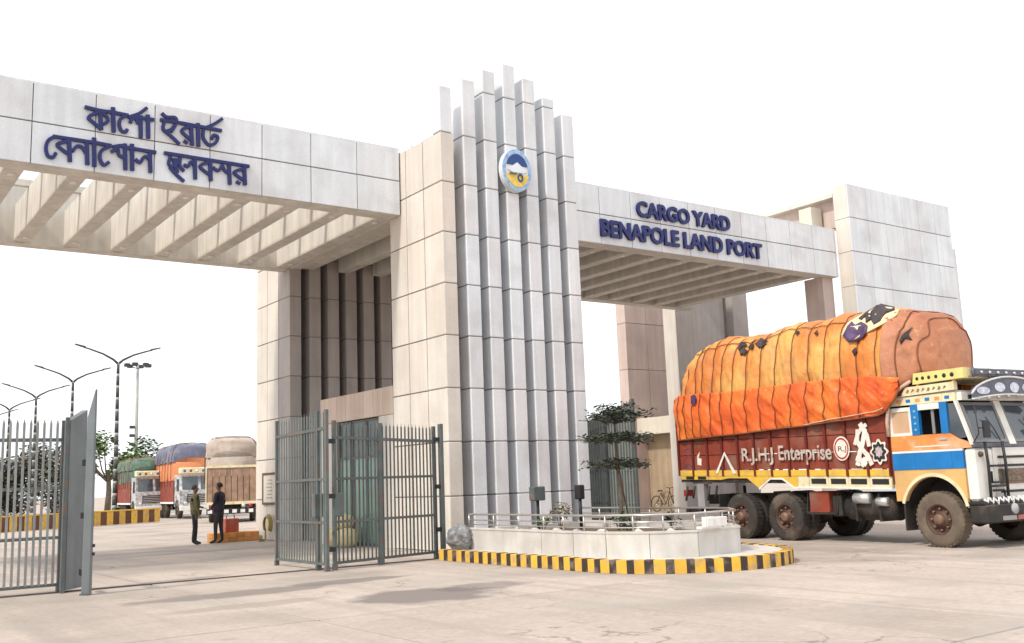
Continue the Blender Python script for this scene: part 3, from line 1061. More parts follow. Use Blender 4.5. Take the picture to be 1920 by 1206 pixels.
MB().add([(3.78, 18.12, .04), (4.14, 18.55, .04), (4.14, 18.55, 3.06), (3.78, 18.12, 2.84), (3.70, 18.19, .04), (4.06, 18.62, .04), (4.06, 18.62, 3.06), (3.70, 18.19, 2.84)],
         [(0, 1, 2, 3), (7, 6, 5, 4), (0, 4, 5, 1), (1, 5, 6, 2), (2, 6, 7, 3), (3, 7, 4, 0)]).build('sheet_post', mat('gate_sheet', (.17, .19, .20), .5, var=.12, vscale=2, streak=.15), gp2)
MB().bar((3.735, 18.14, .0), (3.735, 18.14, 2.90), .07, .06).build('edge_tube', M_STEEL, gp2)
MB().prism([(3.84, 17.40), (3.93, 17.25), (3.98, 17.28), (3.89, 17.44)], 0, .03, 'z').build('foot_plate', M_STEEL, gp2)
bl = MB().add([(3.87, 17.42, 0), (3.95, 17.26, 0), (4.00, 17.28, 0), (3.92, 17.44, 0), (3.89, 17.42, 2.85), (3.97, 17.27, 3.30), (4.00, 17.28, 3.30), (3.92, 17.44, 2.85)],
              [(3, 2, 1, 0), (4, 5, 6, 7), (0, 1, 5, 4), (1, 2, 6, 5), (2, 3, 7, 6), (3, 0, 4, 7)]).build('blade', mat('gate_sheet', (.1, .1, .1)), gp2)
for z in (.33, 1.25, 2.12):
    MB().bar((3.98, 18.0, z), (3.93, 17.42, z), .05, .10).build('hinge', M_DARK, gp2)
for z in (.62, .75):
    MB().box(3.985, 4.03, 17.27, 17.33, z, z + .05).build('bolt', M_DARK, gp2)
gate_leaf('dark gate leaf standing open beyond the planter behind the tiered tree', (17.2, 18.72), (17.5, 21.2), 3.50, 3.05, .12, ((0, .07), (.5, .06), (1, .06)), bw=.05, barmat=mat('gate_bar_green', (.2, .25, .23)))
tk = MB().box(-3, 11.2, 18.25, 18.29, -.02, .012).box(-3, 11.2, 18.36, 18.40, -.02, .012)
tag(tk.build('gate_track', mat('rusty_steel', (.10, .08, .07), .7, .3, var=.3, vscale=6)), 'rusty steel gate track set in the concrete across the lane', 'gate track')

# ------------------------------------------------------------------ the loaded truck
# local frame: x = metres behind the front axle, y = towards the viewer's side, z = up
TR_U = Vector((.0985, .9951, 0))
TR_N = Vector((-.9951, .0985, 0))
TR0 = Vector((17.79, 11.0, 0)) - TR_N * 1.22
trk = thing('cargo_truck', 'painted ten wheeled truck with blue and ochre cab and maroon lettered side boards', 'truck', TR0, math.atan2(TR_U.y, TR_U.x))
M_MAROON = mat('side_board_maroon', (.25, .048, .026), .6, var=.25, vscale=2.5, streak=.15, dirt=(.24, .15, .11), dirt_amt=.6, dirt_scale=1.6)
M_MAROOND = mat('stanchion_maroon', (.14, .022, .014), .6, var=.2)
M_TYEL = mat('truck_yellow', (.72, .45, .06), .5, var=.12, vscale=3, dirt=(.36, .26, .16), dirt_amt=.4, dirt_scale=3)
M_OCHRE = mat('cab_ochre', (.66, .40, .15), .5, var=.1, vscale=2, dirt=(.40, .30, .20), dirt_amt=.35, dirt_scale=2.2)
M_TBLUE = mat('cab_blue', (.012, .17, .46), .4, var=.15, vscale=3)
M_TORANGE = mat('cab_orange', (.72, .26, .07), .5, var=.2, vscale=4, dirt=(.75, .62, .5), dirt_amt=.5, dirt_scale=3)
M_CABW = mat('cab_white', (.76, .74, .69), .45, var=.06, dirt=(.42, .35, .28), dirt_amt=.3, dirt_scale=2.5)
M_CABC = mat('cab_cream', (.72, .64, .42), .5, var=.1, vscale=4, dirt=(.45, .30, .15), dirt_amt=.4, dirt_scale=5)
M_CHAS = mat('chassis_black', (.03, .026, .024), .7, var=.3, vscale=5, dirt=(.12, .09, .07), dirt_amt=.6, dirt_scale=3)
M_TYRE = mat('tyre_rubber', (.045, .038, .033), .85, var=.2, vscale=5, dirt=(.19, .145, .105), dirt_amt=.75, dirt_scale=2.2, bump=.2, bscale=50)
M_TYREF = mat('tyre_dusty', (.15, .115, .085), .9, var=.2, vscale=5, dirt=(.06, .05, .04), dirt_amt=.5, dirt_scale=2.6, bump=.2, bscale=50)
M_RIM = mat('rim_rust', (.10, .055, .04), .6, .2, var=.3, vscale=8)
M_HUB = mat('hub_brown', (.20, .12, .085), .55, .3, var=.3, vscale=8)
M_WIN = mat('windscreen_glass', (.07, .085, .10), .06, var=.25, vscale=1.2, spec=.8)
M_RUB = mat('window_rubber', (.20, .20, .20), .6, var=.1)
M_GREY = mat('visor_grey', (.115, .12, .15), .45, var=.25, vscale=5)
M_CHROME = mat('pale_metal', (.62, .62, .62), .3, .6, var=.1)


def wheel(parent, x, y, side, dusty=False, w=.27, r=.525):
    """tyre > rim > hub; side = +1 when its face looks to the viewer"""
    prof = [(.29, -w / 2), (r - .10, -w / 2 - .012), (r - .045, -w / 2), (r - .01, -w / 2 + .03), (r, -w / 2 + .06), (r, w / 2 - .06), (r - .01, w / 2 - .03), (r - .045, w / 2), (r - .10, w / 2 + .012), (.29, w / 2)]
    ty = MB().lathe(prof, (0, 0, 0), 'y', 40)
    for k in range(36):        # tread blocks on the shoulders
        a = 6.2832 * k / 36
        for o_ in (-1, 1):
            c = Vector((math.cos(a), 0, math.sin(a)))
            tdir = Vector((-math.sin(a), 0, math.cos(a)))
            p = c * (r - .004) + Vector((0, o_ * (w / 2 - .07), 0))
            ty.bar(p - tdir * .028, p + tdir * .028, .09, .02, up=c)
    t = ty.build('wheel_tyre', M_TYREF if dusty else M_TYRE, parent, (x, y, r), world=False)
    f = side
    rim = MB().lathe([(.295, -f * w / 2), (.295, f * (w / 2 - .01)), (.275, f * (w / 2)), (.255, f * (w / 2 - .03)), (.235, f * (w / 2 - .10)), (.16, f * (w / 2 - .085)), (.15, f * (w / 2 - .05)), (0, f * (w / 2 - .05))], (0, 0, 0), 'y', 32)
    rm = rim.build('rim', M_RIM, t, world=False, loc=(0, 0, 0))
    hub = MB().lathe([(.105, f * (w / 2 - .05)), (.10, f * (w / 2 + .03)), (.06, f * (w / 2 + .05)), (0, f * (w / 2 + .05))], (0, 0, 0), 'y', 20)
    for k in range(8):
        a = 6.2832 * k / 8
        hub.lathe([(.024, f * (w / 2 - .085)), (.024, f * (w / 2 - .03)), (0, f * (w / 2 - .03))], (.20 * math.cos(a), 0, .20 * math.sin(a)), 'y', 6)
    hub.build('hub', M_HUB, t, world=False, loc=(0, 0, 0))
    return t


def L(mb, name, m, parent=trk):
    """link a truck part given in truck coordinates"""
    return mb.build(name, m, parent, world=False, loc=(0, 0, 0))


for y, sd in ((1.06, 1), (-1.06, -1)):
    wheel(trk, 0, y, sd, dusty=(sd > 0), w=.30)
for x in (4.03, 5.46):
    for y, sd in ((1.06, 1), (.74, 1), (-.74, -1), (-1.06, -1)):
        wheel(trk, x, y, sd, w=.26)
# chassis
L(MB().box(-.7, 7.5, .36, .46, .78, 1.02).box(-.7, 7.5, -.46, -.36, .78, 1.02), 'chassis_rail', M_CHAS)
for x in (0, 4.03, 5.46):
    L(MB().tube([(x, -.95, .525), (x, .95, .525)], .075, 10).lathe([(0, -.2), (.14, -.18), (.2, 0), (.14, .18), (0, .2)], (x, 0, .525), 'x', 14), 'axle', M_CHAS)
L(MB().prism([(3.55, .95), (3.75, .66), (4.03, .61), (4.6, .78), (5.3, .61), (5.6, .66), (5.95, .95), (5.5, .9), (4.75, .95), (4.0, .9)], .55, .63, 'y').prism([(3.55, .95), (3.75, .66), (4.03, .61), (4.6, .78), (5.3, .61), (5.6, .66), (5.95, .95), (5.5, .9), (4.75, .95), (4.0, .9)], -.63, -.55, 'y'), 'leaf_spring', M_CHAS)
L(MB().tube([(1.15, .86, .74), (2.35, .86, .74)], .27, 20).box(1.4, 1.45, .58, 1.14, .46, 1.03).box(2.0, 2.05, .58, 1.14, .46, 1.03), 'fuel_tank', M_CHAS)
L(MB().lathe([(0, 0), (.11, 0), (.11, .38), (0, .38)], (1.62, 1.16, .93), 'x', 14).lathe([(0, 0), (.09, 0), (.09, .25), (0, .25)], (1.18, 1.16, .86), 'x', 14), 'air_tank', M_CHROME)
L(MB().cbox(2.75, 3.3, .7, 1.15, .62, 1.08, .02), 'tool_box', M_MAROON)
L(MB().cbox(2.45, 2.7, .6, 1.1, .55, 1.0, .02), 'battery_box', M_CHAS)
L(MB().bar((2.55, 1.12, .62), (3.4, 1.12, .62), .04, .06).bar((2.55, 1.12, .62), (2.55, 1.05, 1.1), .03).bar((3.4, 1.12, .62), (3.4, 1.05, 1.1), .03), 'side_guard', M_CHAS)
L(MB().box(.74, .78, .82, 1.2, .30, .95), 'mud_flap', M_CHAS)
L(MB().box(6.15, 6.18, .62, 1.2, .35, 1.05), 'mud_flap', M_CHAS)
L(MB().box(6.15, 6.18, -1.2, -.62, .35, 1.05), 'mud_flap', M_CHAS)
L(MB().bar((7.45, -1.15, .62), (7.45, 1.15, .62), .10, .14).bar((7.4, .8, .62), (7.3, .7, 1.2), .08).bar((7.4, -.8, .62), (7.3, -.7, 1.2), .08), 'rear_guard', M_CHAS)
L(MB().cbox(6.75, 7.0, 1.0, 1.18, .72, 1.32, .02).box(6.6, 7.15, 1.02, 1.16, 1.30, 1.36), 'side_bracket', mat('bracket_grey', (.3, .29, .29), .6, var=.2))
L(MB().cbox(7.46, 7.56, .85, 1.15, 1.0, 1.16, .01), 'tail_light', mat('lamp_red', (.4, .02, .02), .3))
for k in range(5):
    x = 6.3 + .28 * k
    L(MB().tube([(x, 1.12, 1.25), (x + .05, 1.15, .95 - .06 * (k % 3))], .03, 6), 'hanging_hose', M_CHAS)

# cargo body (rides a little higher at the back)


def zp(x):
    return .024 * (x - .95)


B0, B1 = .98, 7.55
body = L(MB().add([(B0, -1.2, 1.2), (B1, -1.2, 1.2 + zp(B1)), (B1, 1.2, 1.2 + zp(B1)), (B0, 1.2, 1.2), (B0, -1.2, 1.42), (B1, -1.2, 1.42 + zp(B1)), (B1, 1.2, 1.42 + zp(B1)), (B0, 1.2, 1.42)],
                  [(3, 2, 1, 0), (4, 5, 6, 7), (0, 1, 5, 4), (1, 2, 6, 5), (2, 3, 7, 6), (3, 0, 4, 7)]), 'cargo_floor', M_CHAS)


def sk(x0, x1, z0, z1, y0, y1):
    """a box following the slope of the body"""
    a, b = zp(x0), zp(x1)
    v = [(x0, y0, z0 + a), (x1, y0, z0 + b), (x1, y1, z0 + b), (x0, y1, z0 + a), (x0, y0, z1 + a), (x1, y0, z1 + b), (x1, y1, z1 + b), (x0, y1, z1 + a)]
    return v, [(3, 2, 1, 0), (4, 5, 6, 7), (0, 1, 5, 4), (1, 2, 6, 5), (2, 3, 7, 6), (3, 0, 4, 7)]


XS = [B0 + (B1 - B0) * k / 12 for k in range(13)]
for sgn in (1, -1):
    for k in range(12):
        for r in range(5):
            ya, yb = (1.17, 1.215) if sgn > 0 else (-1.215, -1.17)
            L(MB().add(*sk(XS[k] + .035, XS[k + 1] - .035, 1.51 + .36 * r + .008, 1.51 + .36 * (r + 1) - .008, ya, yb)), 'side_board', M_MAROON)
    for k in range(13):
        ya, yb = (1.17, 1.26) if sgn > 0 else (-1.26, -1.17)
        L(MB().add(*sk(XS[k] - .032 + (.03 if k == 0 else 0), XS[k] + .032, 1.36, 3.3, ya, yb)), 'stanchion', M_MAROOND)
for k in range(10):
    L(MB().box(7.50, 7.56, -1.16 + .232 * k + .006, -1.16 + .232 * (k + 1) - .006, 1.52 + zp(B1), 3.3), 'tail_board', M_MAROON)
L(MB().box(.96, 1.02, -1.18, 1.18, 1.2, 3.2), 'front_board', M_MAROON)
for k in range(12):
    v, f = sk(XS[k] + .034, XS[k + 1] - .034, 1.365, 1.50, 1.2, 1.245)
    L(MB().add(v, f), 'yellow_skirt', M_TYEL)
# white lower rail with dark inset plates, then notched skirt around the rear wheels
rail_x = [.98, 1.53, 2.08, 2.62, 3.17, 3.50]
for a, b_ in zip(rail_x[:-1], rail_x[1:]):
    pn = L(MB().add(*sk(a + .004, b_ - .004, 1.12, 1.36, 1.15, 1.235)), 'lower_rail', M_CABC)
    if b_ - a > .4:
        L(MB().add(*sk(a + .07, b_ - .07, 1.20, 1.31, 1.235, 1.243)), 'inset_plate', M_DARK, pn)
    L(MB().add(*sk(a + .004, b_ - .004, 1.105, 1.135, 1.236, 1.25)), 'white_strip', M_WHITE, pn)


def prism_sl(poly, y0, y1):
    return MB().prism([(x, z + zp(x)) for x, z in poly], y0, y1, 'y')


L(prism_sl([(3.5, 1.36), (3.5, 1.10), (3.62, 1.11), (3.95, 1.31), (4.35, 1.31), (4.72, 1.08), (5.1, 1.31), (5.75, 1.31), (6.0, 1.27), (7.5, 1.27), (7.5, 1.36)], 1.16, 1.238), 'notched_skirt', M_TYEL)
L(prism_sl([(3.5, 1.13), (3.5, 1.09), (3.63, 1.095), (3.97, 1.285), (4.33, 1.285), (4.72, 1.045), (4.72, 1.09), (4.34, 1.315), (3.95, 1.315), (3.62, 1.125)], 1.238, 1.252), 'white_edge', M_WHITE)
for k in range(2):
    L(MB().add(*sk(6.55 + .45 * k, 6.85 + .45 * k, 1.28, 1.35, 1.238, 1.246)), 'inset_plate', M_DARK)

M_LETT = mat('stencil_paint', (.50, .43, .37), .7, var=.3, vscale=7, dirt=(.22, .07, .05), dirt_amt=.8, dirt_scale=7)
# painted and stencilled marks on the side boards
M_PAINT = mat('sign_paint_white', (.74, .69, .62), .6, var=.2, vscale=8)


def rot_text(text, size, x, z, xext, m, parent=trk, y=1.217, off=.0, depth=.004):
    pts = letters(text, size, (x, y, z), (-1, 0, zp(0) - zp(1)), (0, 0, 1), m, None, xext, depth=depth, offset=off, one=True)
    for o in pts:
        o.parent = parent
        o.name = 'lettering'
    return pts


rot_text('R.J.H.J', .42, 5.22, 1.82, 1.02, M_LETT, y=1.2665, off=.008)
rot_text('Enterprise', .46, 4.02, 1.80, 1.55, M_LETT, y=1.2665, off=.008)
# wheel-shaped badge
bd = MB()
ell(2.16, 1.97, .215, .255, 1.262, 1.272, bd)
bd = L(bd, 'round_badge', M_PAINT)
b2 = ell(2.16, 1.97, .19, .225, 1.272, 1.277, MB(), inner=.84)
L(b2, 'badge_ring', mat('badge_red', (.42, .03, .02), .5), bd)
rot_text('R.J', .15, 2.27, 1.92, .22, mat('badge_brown', (.2, .1, .03), .5), bd, y=1.274)
# white leaping ornament on the front panels (two curling plumes)
orn = MB()
for q, (pts, w) in enumerate([
        ([(1.78, 1.62), (1.70, 1.85), (1.60, 2.05), (1.52, 2.30), (1.62, 2.45)], .055), ([(1.42, 1.62), (1.50, 1.80), (1.62, 1.92), (1.74, 2.10), (1.70, 2.32)], .05),
        ([(1.80, 2.05), (1.72, 2.22), (1.60, 2.36), (1.48, 2.42)], .04), ([(1.44, 2.0), (1.47, 2.2), (1.56, 2.34)], .045), ([(1.66, 1.60), (1.58, 1.72), (1.45, 1.74)], .05), ([(1.78, 1.75), (1.66, 1.70), (1.56, 1.62)], .05)]):
    for k in range(len(pts) - 1):
        (ax, az), (bx, bz) = pts[k], pts[k + 1]
        l_ = math.hypot(bx - ax, bz - az)
        dx, dz = (bx - ax) / l_, (bz - az) / l_
        yy = 1.262 + .0008 * (q * 3 + k % 3)
        orn.prism([(ax - dz * w - dx * .02, az + dx * w - dz * .02), (bx - dz * w + dx * .02, bz + dx * w + dz * .02), (bx + dz * w + dx * .02, bz - dx * w + dz * .02), (ax + dz * w - dx * .02, az - dx * w - dz * .02)], 1.25, yy, 'y')
L(orn, 'painted_plume', M_PAINT)
# scalloped dark badge with white edge by the cab
sc_ = [(1.20 + (.20 + .028 * math.cos(8 * R(a))) * math.cos(R(a)), 1.86 + (.23 + .03 * math.cos(8 * R(a))) * math.sin(R(a))) for a in range(0, 360, 6)]
sc2 = [(1.20 + (x - 1.20) * .8, 1.86 + (z - 1.86) * .8) for x, z in sc_]
sc3 = [(1.20 + (x - 1.20) * .45, 1.86 + (z - 1.86) * .45) for x, z in sc_]
sb = L(MB().prism(sc_, 1.25, 1.268, 'y'), 'scalloped_badge', M_PAINT)
sb2 = L(MB().prism(sc2, 1.268, 1.274, 'y'), 'badge_field', M_DARK, sb)
L(MB().prism(sc3, 1.274, 1.279, 'y'), 'badge_heart', mat('badge_grey', (.42, .36, .36), .5, var=.4, vscale=12), sb)
# white chevron and small patch toward the rear
L(MB().prism([(6.16, 1.55), (6.08, 1.55), (5.80, 1.98), (5.80, 2.06)], 1.25, 1.267, 'y').prism([(5.44, 1.53), (5.54, 1.53), (5.80, 1.975), (5.80, 2.055)], 1.25, 1.266, 'y'), 'white_chevron', M_PAINT)
L(MB().prism([(6.86, 1.78), (6.72, 1.76), (6.70, 1.92), (6.80, 1.95), (6.74, 2.1), (6.86, 2.0)], 1.21, 1.222, 'y'), 'painted_patch', M_PAINT)
for k in range(4):
    L(MB().prism([(7.42 - .02 * k, 1.7 + .2 * k), (7.2, 1.8 + .2 * k), (7.06, 1.7 + .2 * k), (7.06, 1.73 + .2 * k), (7.2, 1.83 + .2 * k), (7.4 - .02 * k, 1.73 + .2 * k)], 1.21, 1.222, 'y'), 'painted_wave', mat('wave_blue', (.12, .07, .16), .6, var=.3))

# cab
arch = [(.93, .87), (.93, 1.475), (-.66, 1.475), (-.66, .80), (-.60, .80)] + [(.06 + .69 * math.cos(R(a)), .62 + .71 * math.sin(R(a))) for a in range(165, 14, -8)] + [(.74, .87)]
cab = L(MB().box(-.70, .90, -1.15, 1.10, 1.40, 2.0).box(-.60, .90, -1.10, 1.02, 2.0, 2.1).box(-.45, .90, -1.12, 1.08, 2.74, 2.84).box(.80, .90, -1.1, 1.1, 2.0, 2.84), 'cab_shell', M_DARK)
L(MB().prism(arch, 1.13, 1.20, 'y'), 'fender_panel', M_OCHRE)
L(MB().prism(arch, -1.20, -1.13, 'y'), 'fender_panel', M_OCHRE)
ar2 = [(.06 + .70 * math.cos(R(a)), .62 + .72 * math.sin(R(a))) for a in range(168, 11, -8)]
ar3 = [(.06 + .76 * math.cos(R(a)), .62 + .785 * math.sin(R(a))) for a in range(168, 11, -8)]
L(MB().prism(ar2 + ar3[::-1], 1.202, 1.225, 'y'), 'arch_lip', M_CABC)
L(MB().add([(.06 + .7 * math.cos(R(a)), y, .62 + .72 * math.sin(R(a))) for a in range(180, -1, -12) for y in (.6, 1.14)], [(2 * k, 2 * k + 1, 2 * k + 3, 2 * k + 2) for k in range(15)]), 'wheel_well', M_CHAS)
L(MB().box(-.70, .76, .50, .58, .80, 1.42), 'inner_guard', M_CHAS)
L(MB().box(-.70, .76, -.58, -.50, .80, 1.42), 'inner_guard', M_CHAS)
L(MB().box(-.74, -.68, -1.12, 1.12, .82, 1.42).box(.76, .80, -1.1, .82, .80, 1.42), 'bulkhead', M_CHAS)
for sg in (1, -1):
    a, b_ = (1.14, 1.212) if sg > 0 else (-1.212, -1.14)
    dr = L(MB().box(-.66, -.42, a, b_, 1.478, 1.80).box(-.415, .40, a, b_, 1.478, 1.80).box(.405, .93, a, b_, 1.478, 1.80), 'blue_panel', M_TBLUE)
    L(MB().box(-.66, .93, a + .004, b_ - .004, 1.803, 1.845), 'white_stripe', M_WHITE, dr)
    dr2 = L(MB().prism([(.93, 1.848), (-.86, 1.848), (-.84, 1.93), (-.60, 2.03), (-.42, 2.14), (.93, 2.14)], a, b_, 'y'), 'orange_panel', M_TORANGE)
    L(MB().box(-.40, .38, a + .003 if sg > 0 else a - .006, b_ + .006 if sg > 0 else b_ - .003, 1.905, 1.925), 'trim_line', M_WHITE, dr2)
    L(MB().box(-.36, -.20, b_ - .03 if sg > 0 else a - .02, b_ + .02 if sg > 0 else a + .03, 2.02, 2.06), 'door_handle', M_CHROME, dr2)
    up_ = L(MB().box(.40, .93, a, b_ - .004, 2.142, 2.20).box(.86, .93, a, b_ - .004, 2.20, 2.62).box(.40, .46, a, b_ - .004, 2.20, 2.62).box(.40, .93, a, b_ - .004, 2.62, 2.70), 'rear_quarter', M_CABW)
    L(MB().box(.462, .858, a + .015, b_ - .02, 2.202, 2.618), 'quarter_infill', mat('quarter_buff', (.62, .40, .25), .5, var=.15), up_)
    wf = L(MB().box(.22, .398, a, b_ + .01 * sg, 2.142, 2.74), 'window_frame', M_TBLUE)
    L(MB().box(-.42, -.26, a, b_ + .01 * sg, 2.142, 2.74), 'window_frame', M_TBLUE)
    L(MB().box(-.26, .22, a, b_ + .012 * sg, 2.62, 2.735), 'window_visor', M_WHITE)
    for q in range(4):
        L(MB().lathe([(0, 0), (.03, 0), (.03, .006), (0, .006)], (.31, b_ + .010 if sg > 0 else a - .016, 2.24 + .12 * q), 'y', 10), 'frame_rosette', mat('rosette_teal', (.15, .42, .5), .5), wf)
    L(MB().box(-.10, -.04, a + .02, b_ - .03, 2.15, 2.62), 'window_post', M_RUB)
    L(MB().prism([(-.42, 2.145), (-.43, 2.70), (-.60, 2.70), (-.80, 2.05), (-.62, 2.03)], a + .02, b_ - .025, 'y'), 'quarter_glass', M_WIN)
    L(MB().prism([(-.58, 2.74), (-.63, 2.74), (-.89, 1.90), (-.84, 1.90)], a - .0, b_ + .004, 'y'), 'a_pillar', M_CABW)
    L(MB().box(-.62, .93, a, b_ - .002, 2.742, 2.90), 'cant_rail', M_CABC)
    for q in range(6):
        L(MB().box(-.5 + .22 * q, -.40 + .22 * q, b_ - .002 if sg > 0 else a - .006, b_ + .006 if sg > 0 else a + .002, 2.79, 2.85), 'painted_motif', M_TORANGE if q % 2 else M_TBLUE)
L(MB().box(-.60, .92, -1.13, 1.13, 2.905, 2.94), 'cab_roof', M_CABW)
# name boards over the door
vb = L(MB().prism([(.58, 2.915), (-.64, 2.945), (-.64, 3.10), (.45, 3.09)], 1.13, 1.235, 'y'), 'name_board', M_CABC)
for q in range(8):
    L(MB().prism([(.44 - .12 * q, 2.98), (.39 - .12 * q, 2.97 + .03 * (q % 2)), (.36 - .12 * q, 3.02), (.40 - .12 * q, 3.05)], 1.235, 1.241, 'y'), 'painted_scroll', mat('scroll_olive', (.22, .18, .05), .5), vb)
ub = L(MB().prism([(.28, 3.13), (-.86, 3.15), (-.86, 3.345), (.24, 3.345)], 1.10, 1.225, 'y'), 'upper_board', mat('board_yellow', (.70, .60, .22), .5, var=.1, vscale=4))
for q, xx in enumerate((.16, .03, -.11, -.27, -.45, -.62)):
    L(MB().lathe([(0, 0), (.035 + .008 * (q > 3), 0), (.035 + .008 * (q > 3), .006), (0, .006)], (xx, 1.225, 3.235), 'y', 10), 'board_hole', M_DARK, ub)
L(MB().box(-.84, .25, -1.15, 1.095, 3.15, 3.19).box(-.86, -.80, -1.15, 1.095, 3.19, 3.34), 'luggage_floor', M_CABC)
L(MB().bar((-.60, 1.16, 2.95), (-.60, 1.16, 3.15), .05).bar((.2, 1.16, 2.95), (.2, 1.16, 3.14), .05).bar((-.60, -1.1, 2.95), (-.60, -1.1, 3.15), .05).bar((.2, -1.1, 2.95), (.2, -1.1, 3.14), .05), 'board_stay', M_TYEL)
# orange curved rope edge from board to cargo
L(MB().tube([(.95, 1.25, 2.15), (.93, 1.27, 2.45), (.86, 1.28, 2.75), (.70, 1.27, 3.0), (.48, 1.26, 3.12), (.30, 1.25, 3.2)], .035, 8), 'edge_roll', mat('rope_pale', (.62, .42, .30), .8, var=.2, vscale=8))

# front of the cab
XF = -.86
L(MB().cbox(XF - .02, -.665, .62, 1.205, .86, 1.84, .05), 'front_corner', M_CABW)
L(MB().cbox(XF - .02, -.665, -1.205, -.62, .86, 1.84, .05), 'front_corner', M_CABW)
fp = L(MB().cbox(XF - .01, -.68, -.615, .615, .86, 1.84, .01), 'front_panel', M_CABW)
for z in (1.66, 1.50, 1.34, 1.18, 1.02):
    L(MB().cbox(XF - .035, XF + .0, -.50, .50, z - .022, z + .022, .006), 'grille_slat', M_DARK if z not in (1.34, 1.18) else M_HUB, fp)
L(MB().cbox(XF - .03, XF + .0, -.52, .52, 1.20, 1.44, .01), 'grille_badge', mat('grille_bronze', (.18, .14, .10), .5, .3, var=.5, vscale=14), fp)
# windscreen: two raked panes in a pale surround
zb_, zt_ = 1.93, 2.72
xb_, xt_ = -.87, -.62


def slant(y0, y1, z0, z1, th, push=0.0):
    def xx(z):
        return xb_ + (xt_ - xb_) * (z - zb_) / (zt_ - zb_) - push
    return MB().add([(xx(z0), y0, z0), (xx(z0), y1, z0), (xx(z1), y1, z1), (xx(z1), y0, z1), (xx(z0) + th, y0, z0), (xx(z0) + th, y1, z0), (xx(z1) + th, y1, z1), (xx(z1) + th, y0, z1)],
                    [(0, 1, 2, 3), (7, 6, 5, 4), (0, 4, 5, 1), (1, 5, 6, 2), (2, 6, 7, 3), (3, 7, 4, 0)])


for (a, b_) in ((.10, 1.10), (-1.10, -.10)):
    sr = slant(a, b_, 1.94, 2.00, .05, .015)
    for q in (slant(a, b_, 2.65, 2.71, .05, .015), slant(a, a + .06, 2.0, 2.65, .05, .015), slant(b_ - .06, b_, 2.0, 2.65, .05, .015)):
        sr.add(q.v, q.f)
    sr = L(sr, 'windscreen_seal', M_RUB)
    L(slant(a + .062, b_ - .062, 2.002, 2.648, .02), 'windscreen', M_WIN, sr)
    wx = a + .25
    L(MB().tube([(-.875, wx, 1.97), (-.83, wx + .1, 2.2), (-.78, wx + .25, 2.42)], .010, 6), 'wiper', M_DARK, sr)
L(slant(-.097, .097, 1.90, 2.74, .06, .02), 'centre_post', M_CABW)
L(MB().cbox(XF - .03, -.7, -1.2, 1.2, 1.845, 1.93, .015), 'scuttle', M_GREY)
L(MB().box(-.72, -.60, -1.15, 1.15, 2.745, 2.90), 'header', M_CABW)
# arched visor with ornament openings over the windscreen
vis = MB()
for s0 in (1, -1):
    prevp = None
n_ = 16
top = []
for k in range(n_ + 1):
    y = 1.22 - 2.44 * k / n_
    top.append((y, 2.82 + .34 * math.sin(math.pi * k / n_) ** .6))
poly = [(y, 2.74) for y, _ in top][::-1]
vis.add([(-.98, y, z) for y, z in top] + [(-.98, y, 2.74 + .10 * math.sin(math.pi * k / n_)) for k, (y, z) in enumerate(top)] + [(-.90, y, z) for y, z in top] + [(-.90, y, 2.74 + .10 * math.sin(math.pi * k / n_)) for k, (y, z) in enumerate(top)],
        [(k, k + 1, n_ + 2 + k, n_ + 1 + k) for k in range(n_)] + [(2 * (n_ + 1) + k + 1, 2 * (n_ + 1) + k, 3 * (n_ + 1) + k, 3 * (n_ + 1) + k + 1) for k in range(n_)]
        + [(k, 2 * (n_ + 1) + k, 2 * (n_ + 1) + k + 1, k + 1) for k in range(n_)] + [(n_ + 1 + k, n_ + 2 + k, 3 * (n_ + 1) + k + 1, 3 * (n_ + 1) + k) for k in range(n_)])
vis = L(vis, 'visor', M_GREY)
L(MB().tube([(-.99, y, z + .012) for y, z in top], .022, 8), 'visor_rim', M_CHROME, vis)
L(MB().tube([(-.99, y, 2.735 + .10 * math.sin(math.pi * k / n_)) for k, (y, z) in enumerate(top)], .02, 8), 'visor_rim', M_CHROME, vis)
for y, w, h in ((.86, .20, .07), (.35, .16, .09), (-.10, .14, .10), (-.5, .16, .09)):
    o = MB()
    o.add([(-.988, y + w * math.cos(R(a)), 2.97 - .07 * (y > .7) + h * math.sin(R(a))) for a in range(0, 360, 20)], [tuple(range(18))])
    L(o, 'visor_pane', mat('visor_pale', (.55, .58, .68), .3, var=.3, vscale=10), vis)
for q in range(5):
    L(MB().lathe([(0, 0), (.035, 0), (.03, -.04), (0, -.045)], (-.99, 1.05 - .3 * q, 2.735 + .02 * q), 'x', 10), 'marker_lamp', mat('lamp_amber', (.35, .33, .3), .3), vis)
rk = L(MB().tube([(-.92, 1.0, 3.30), (-.92, -1.0, 3.30)], .025, 8).tube([(-.92, 1.0, 3.20), (-.92, -1.0, 3.20)], .02, 8).tube([(-.92, 1.0, 3.16), (-.92, 1.02, 3.34)], .03, 8).tube([(-.92, .55, 3.1), (-.92, .55, 3.33)], .02, 6).tube([(-.92, .1, 3.1), (-.92, .1, 3.33)], .02, 6), 'roof_rack', M_GREY)
L(MB().box(-.95, -.90, -.98, .98, 3.215, 3.285), 'rack_board', M_GREY, rk)
for q in range(7):
    L(MB().lathe([(0, 0), (.03, 0), (.025, -.03), (0, -.035)], (-.951, .82 - .25 * q, 3.25), 'x', 10), 'rack_lamp', M_CHROME, rk)
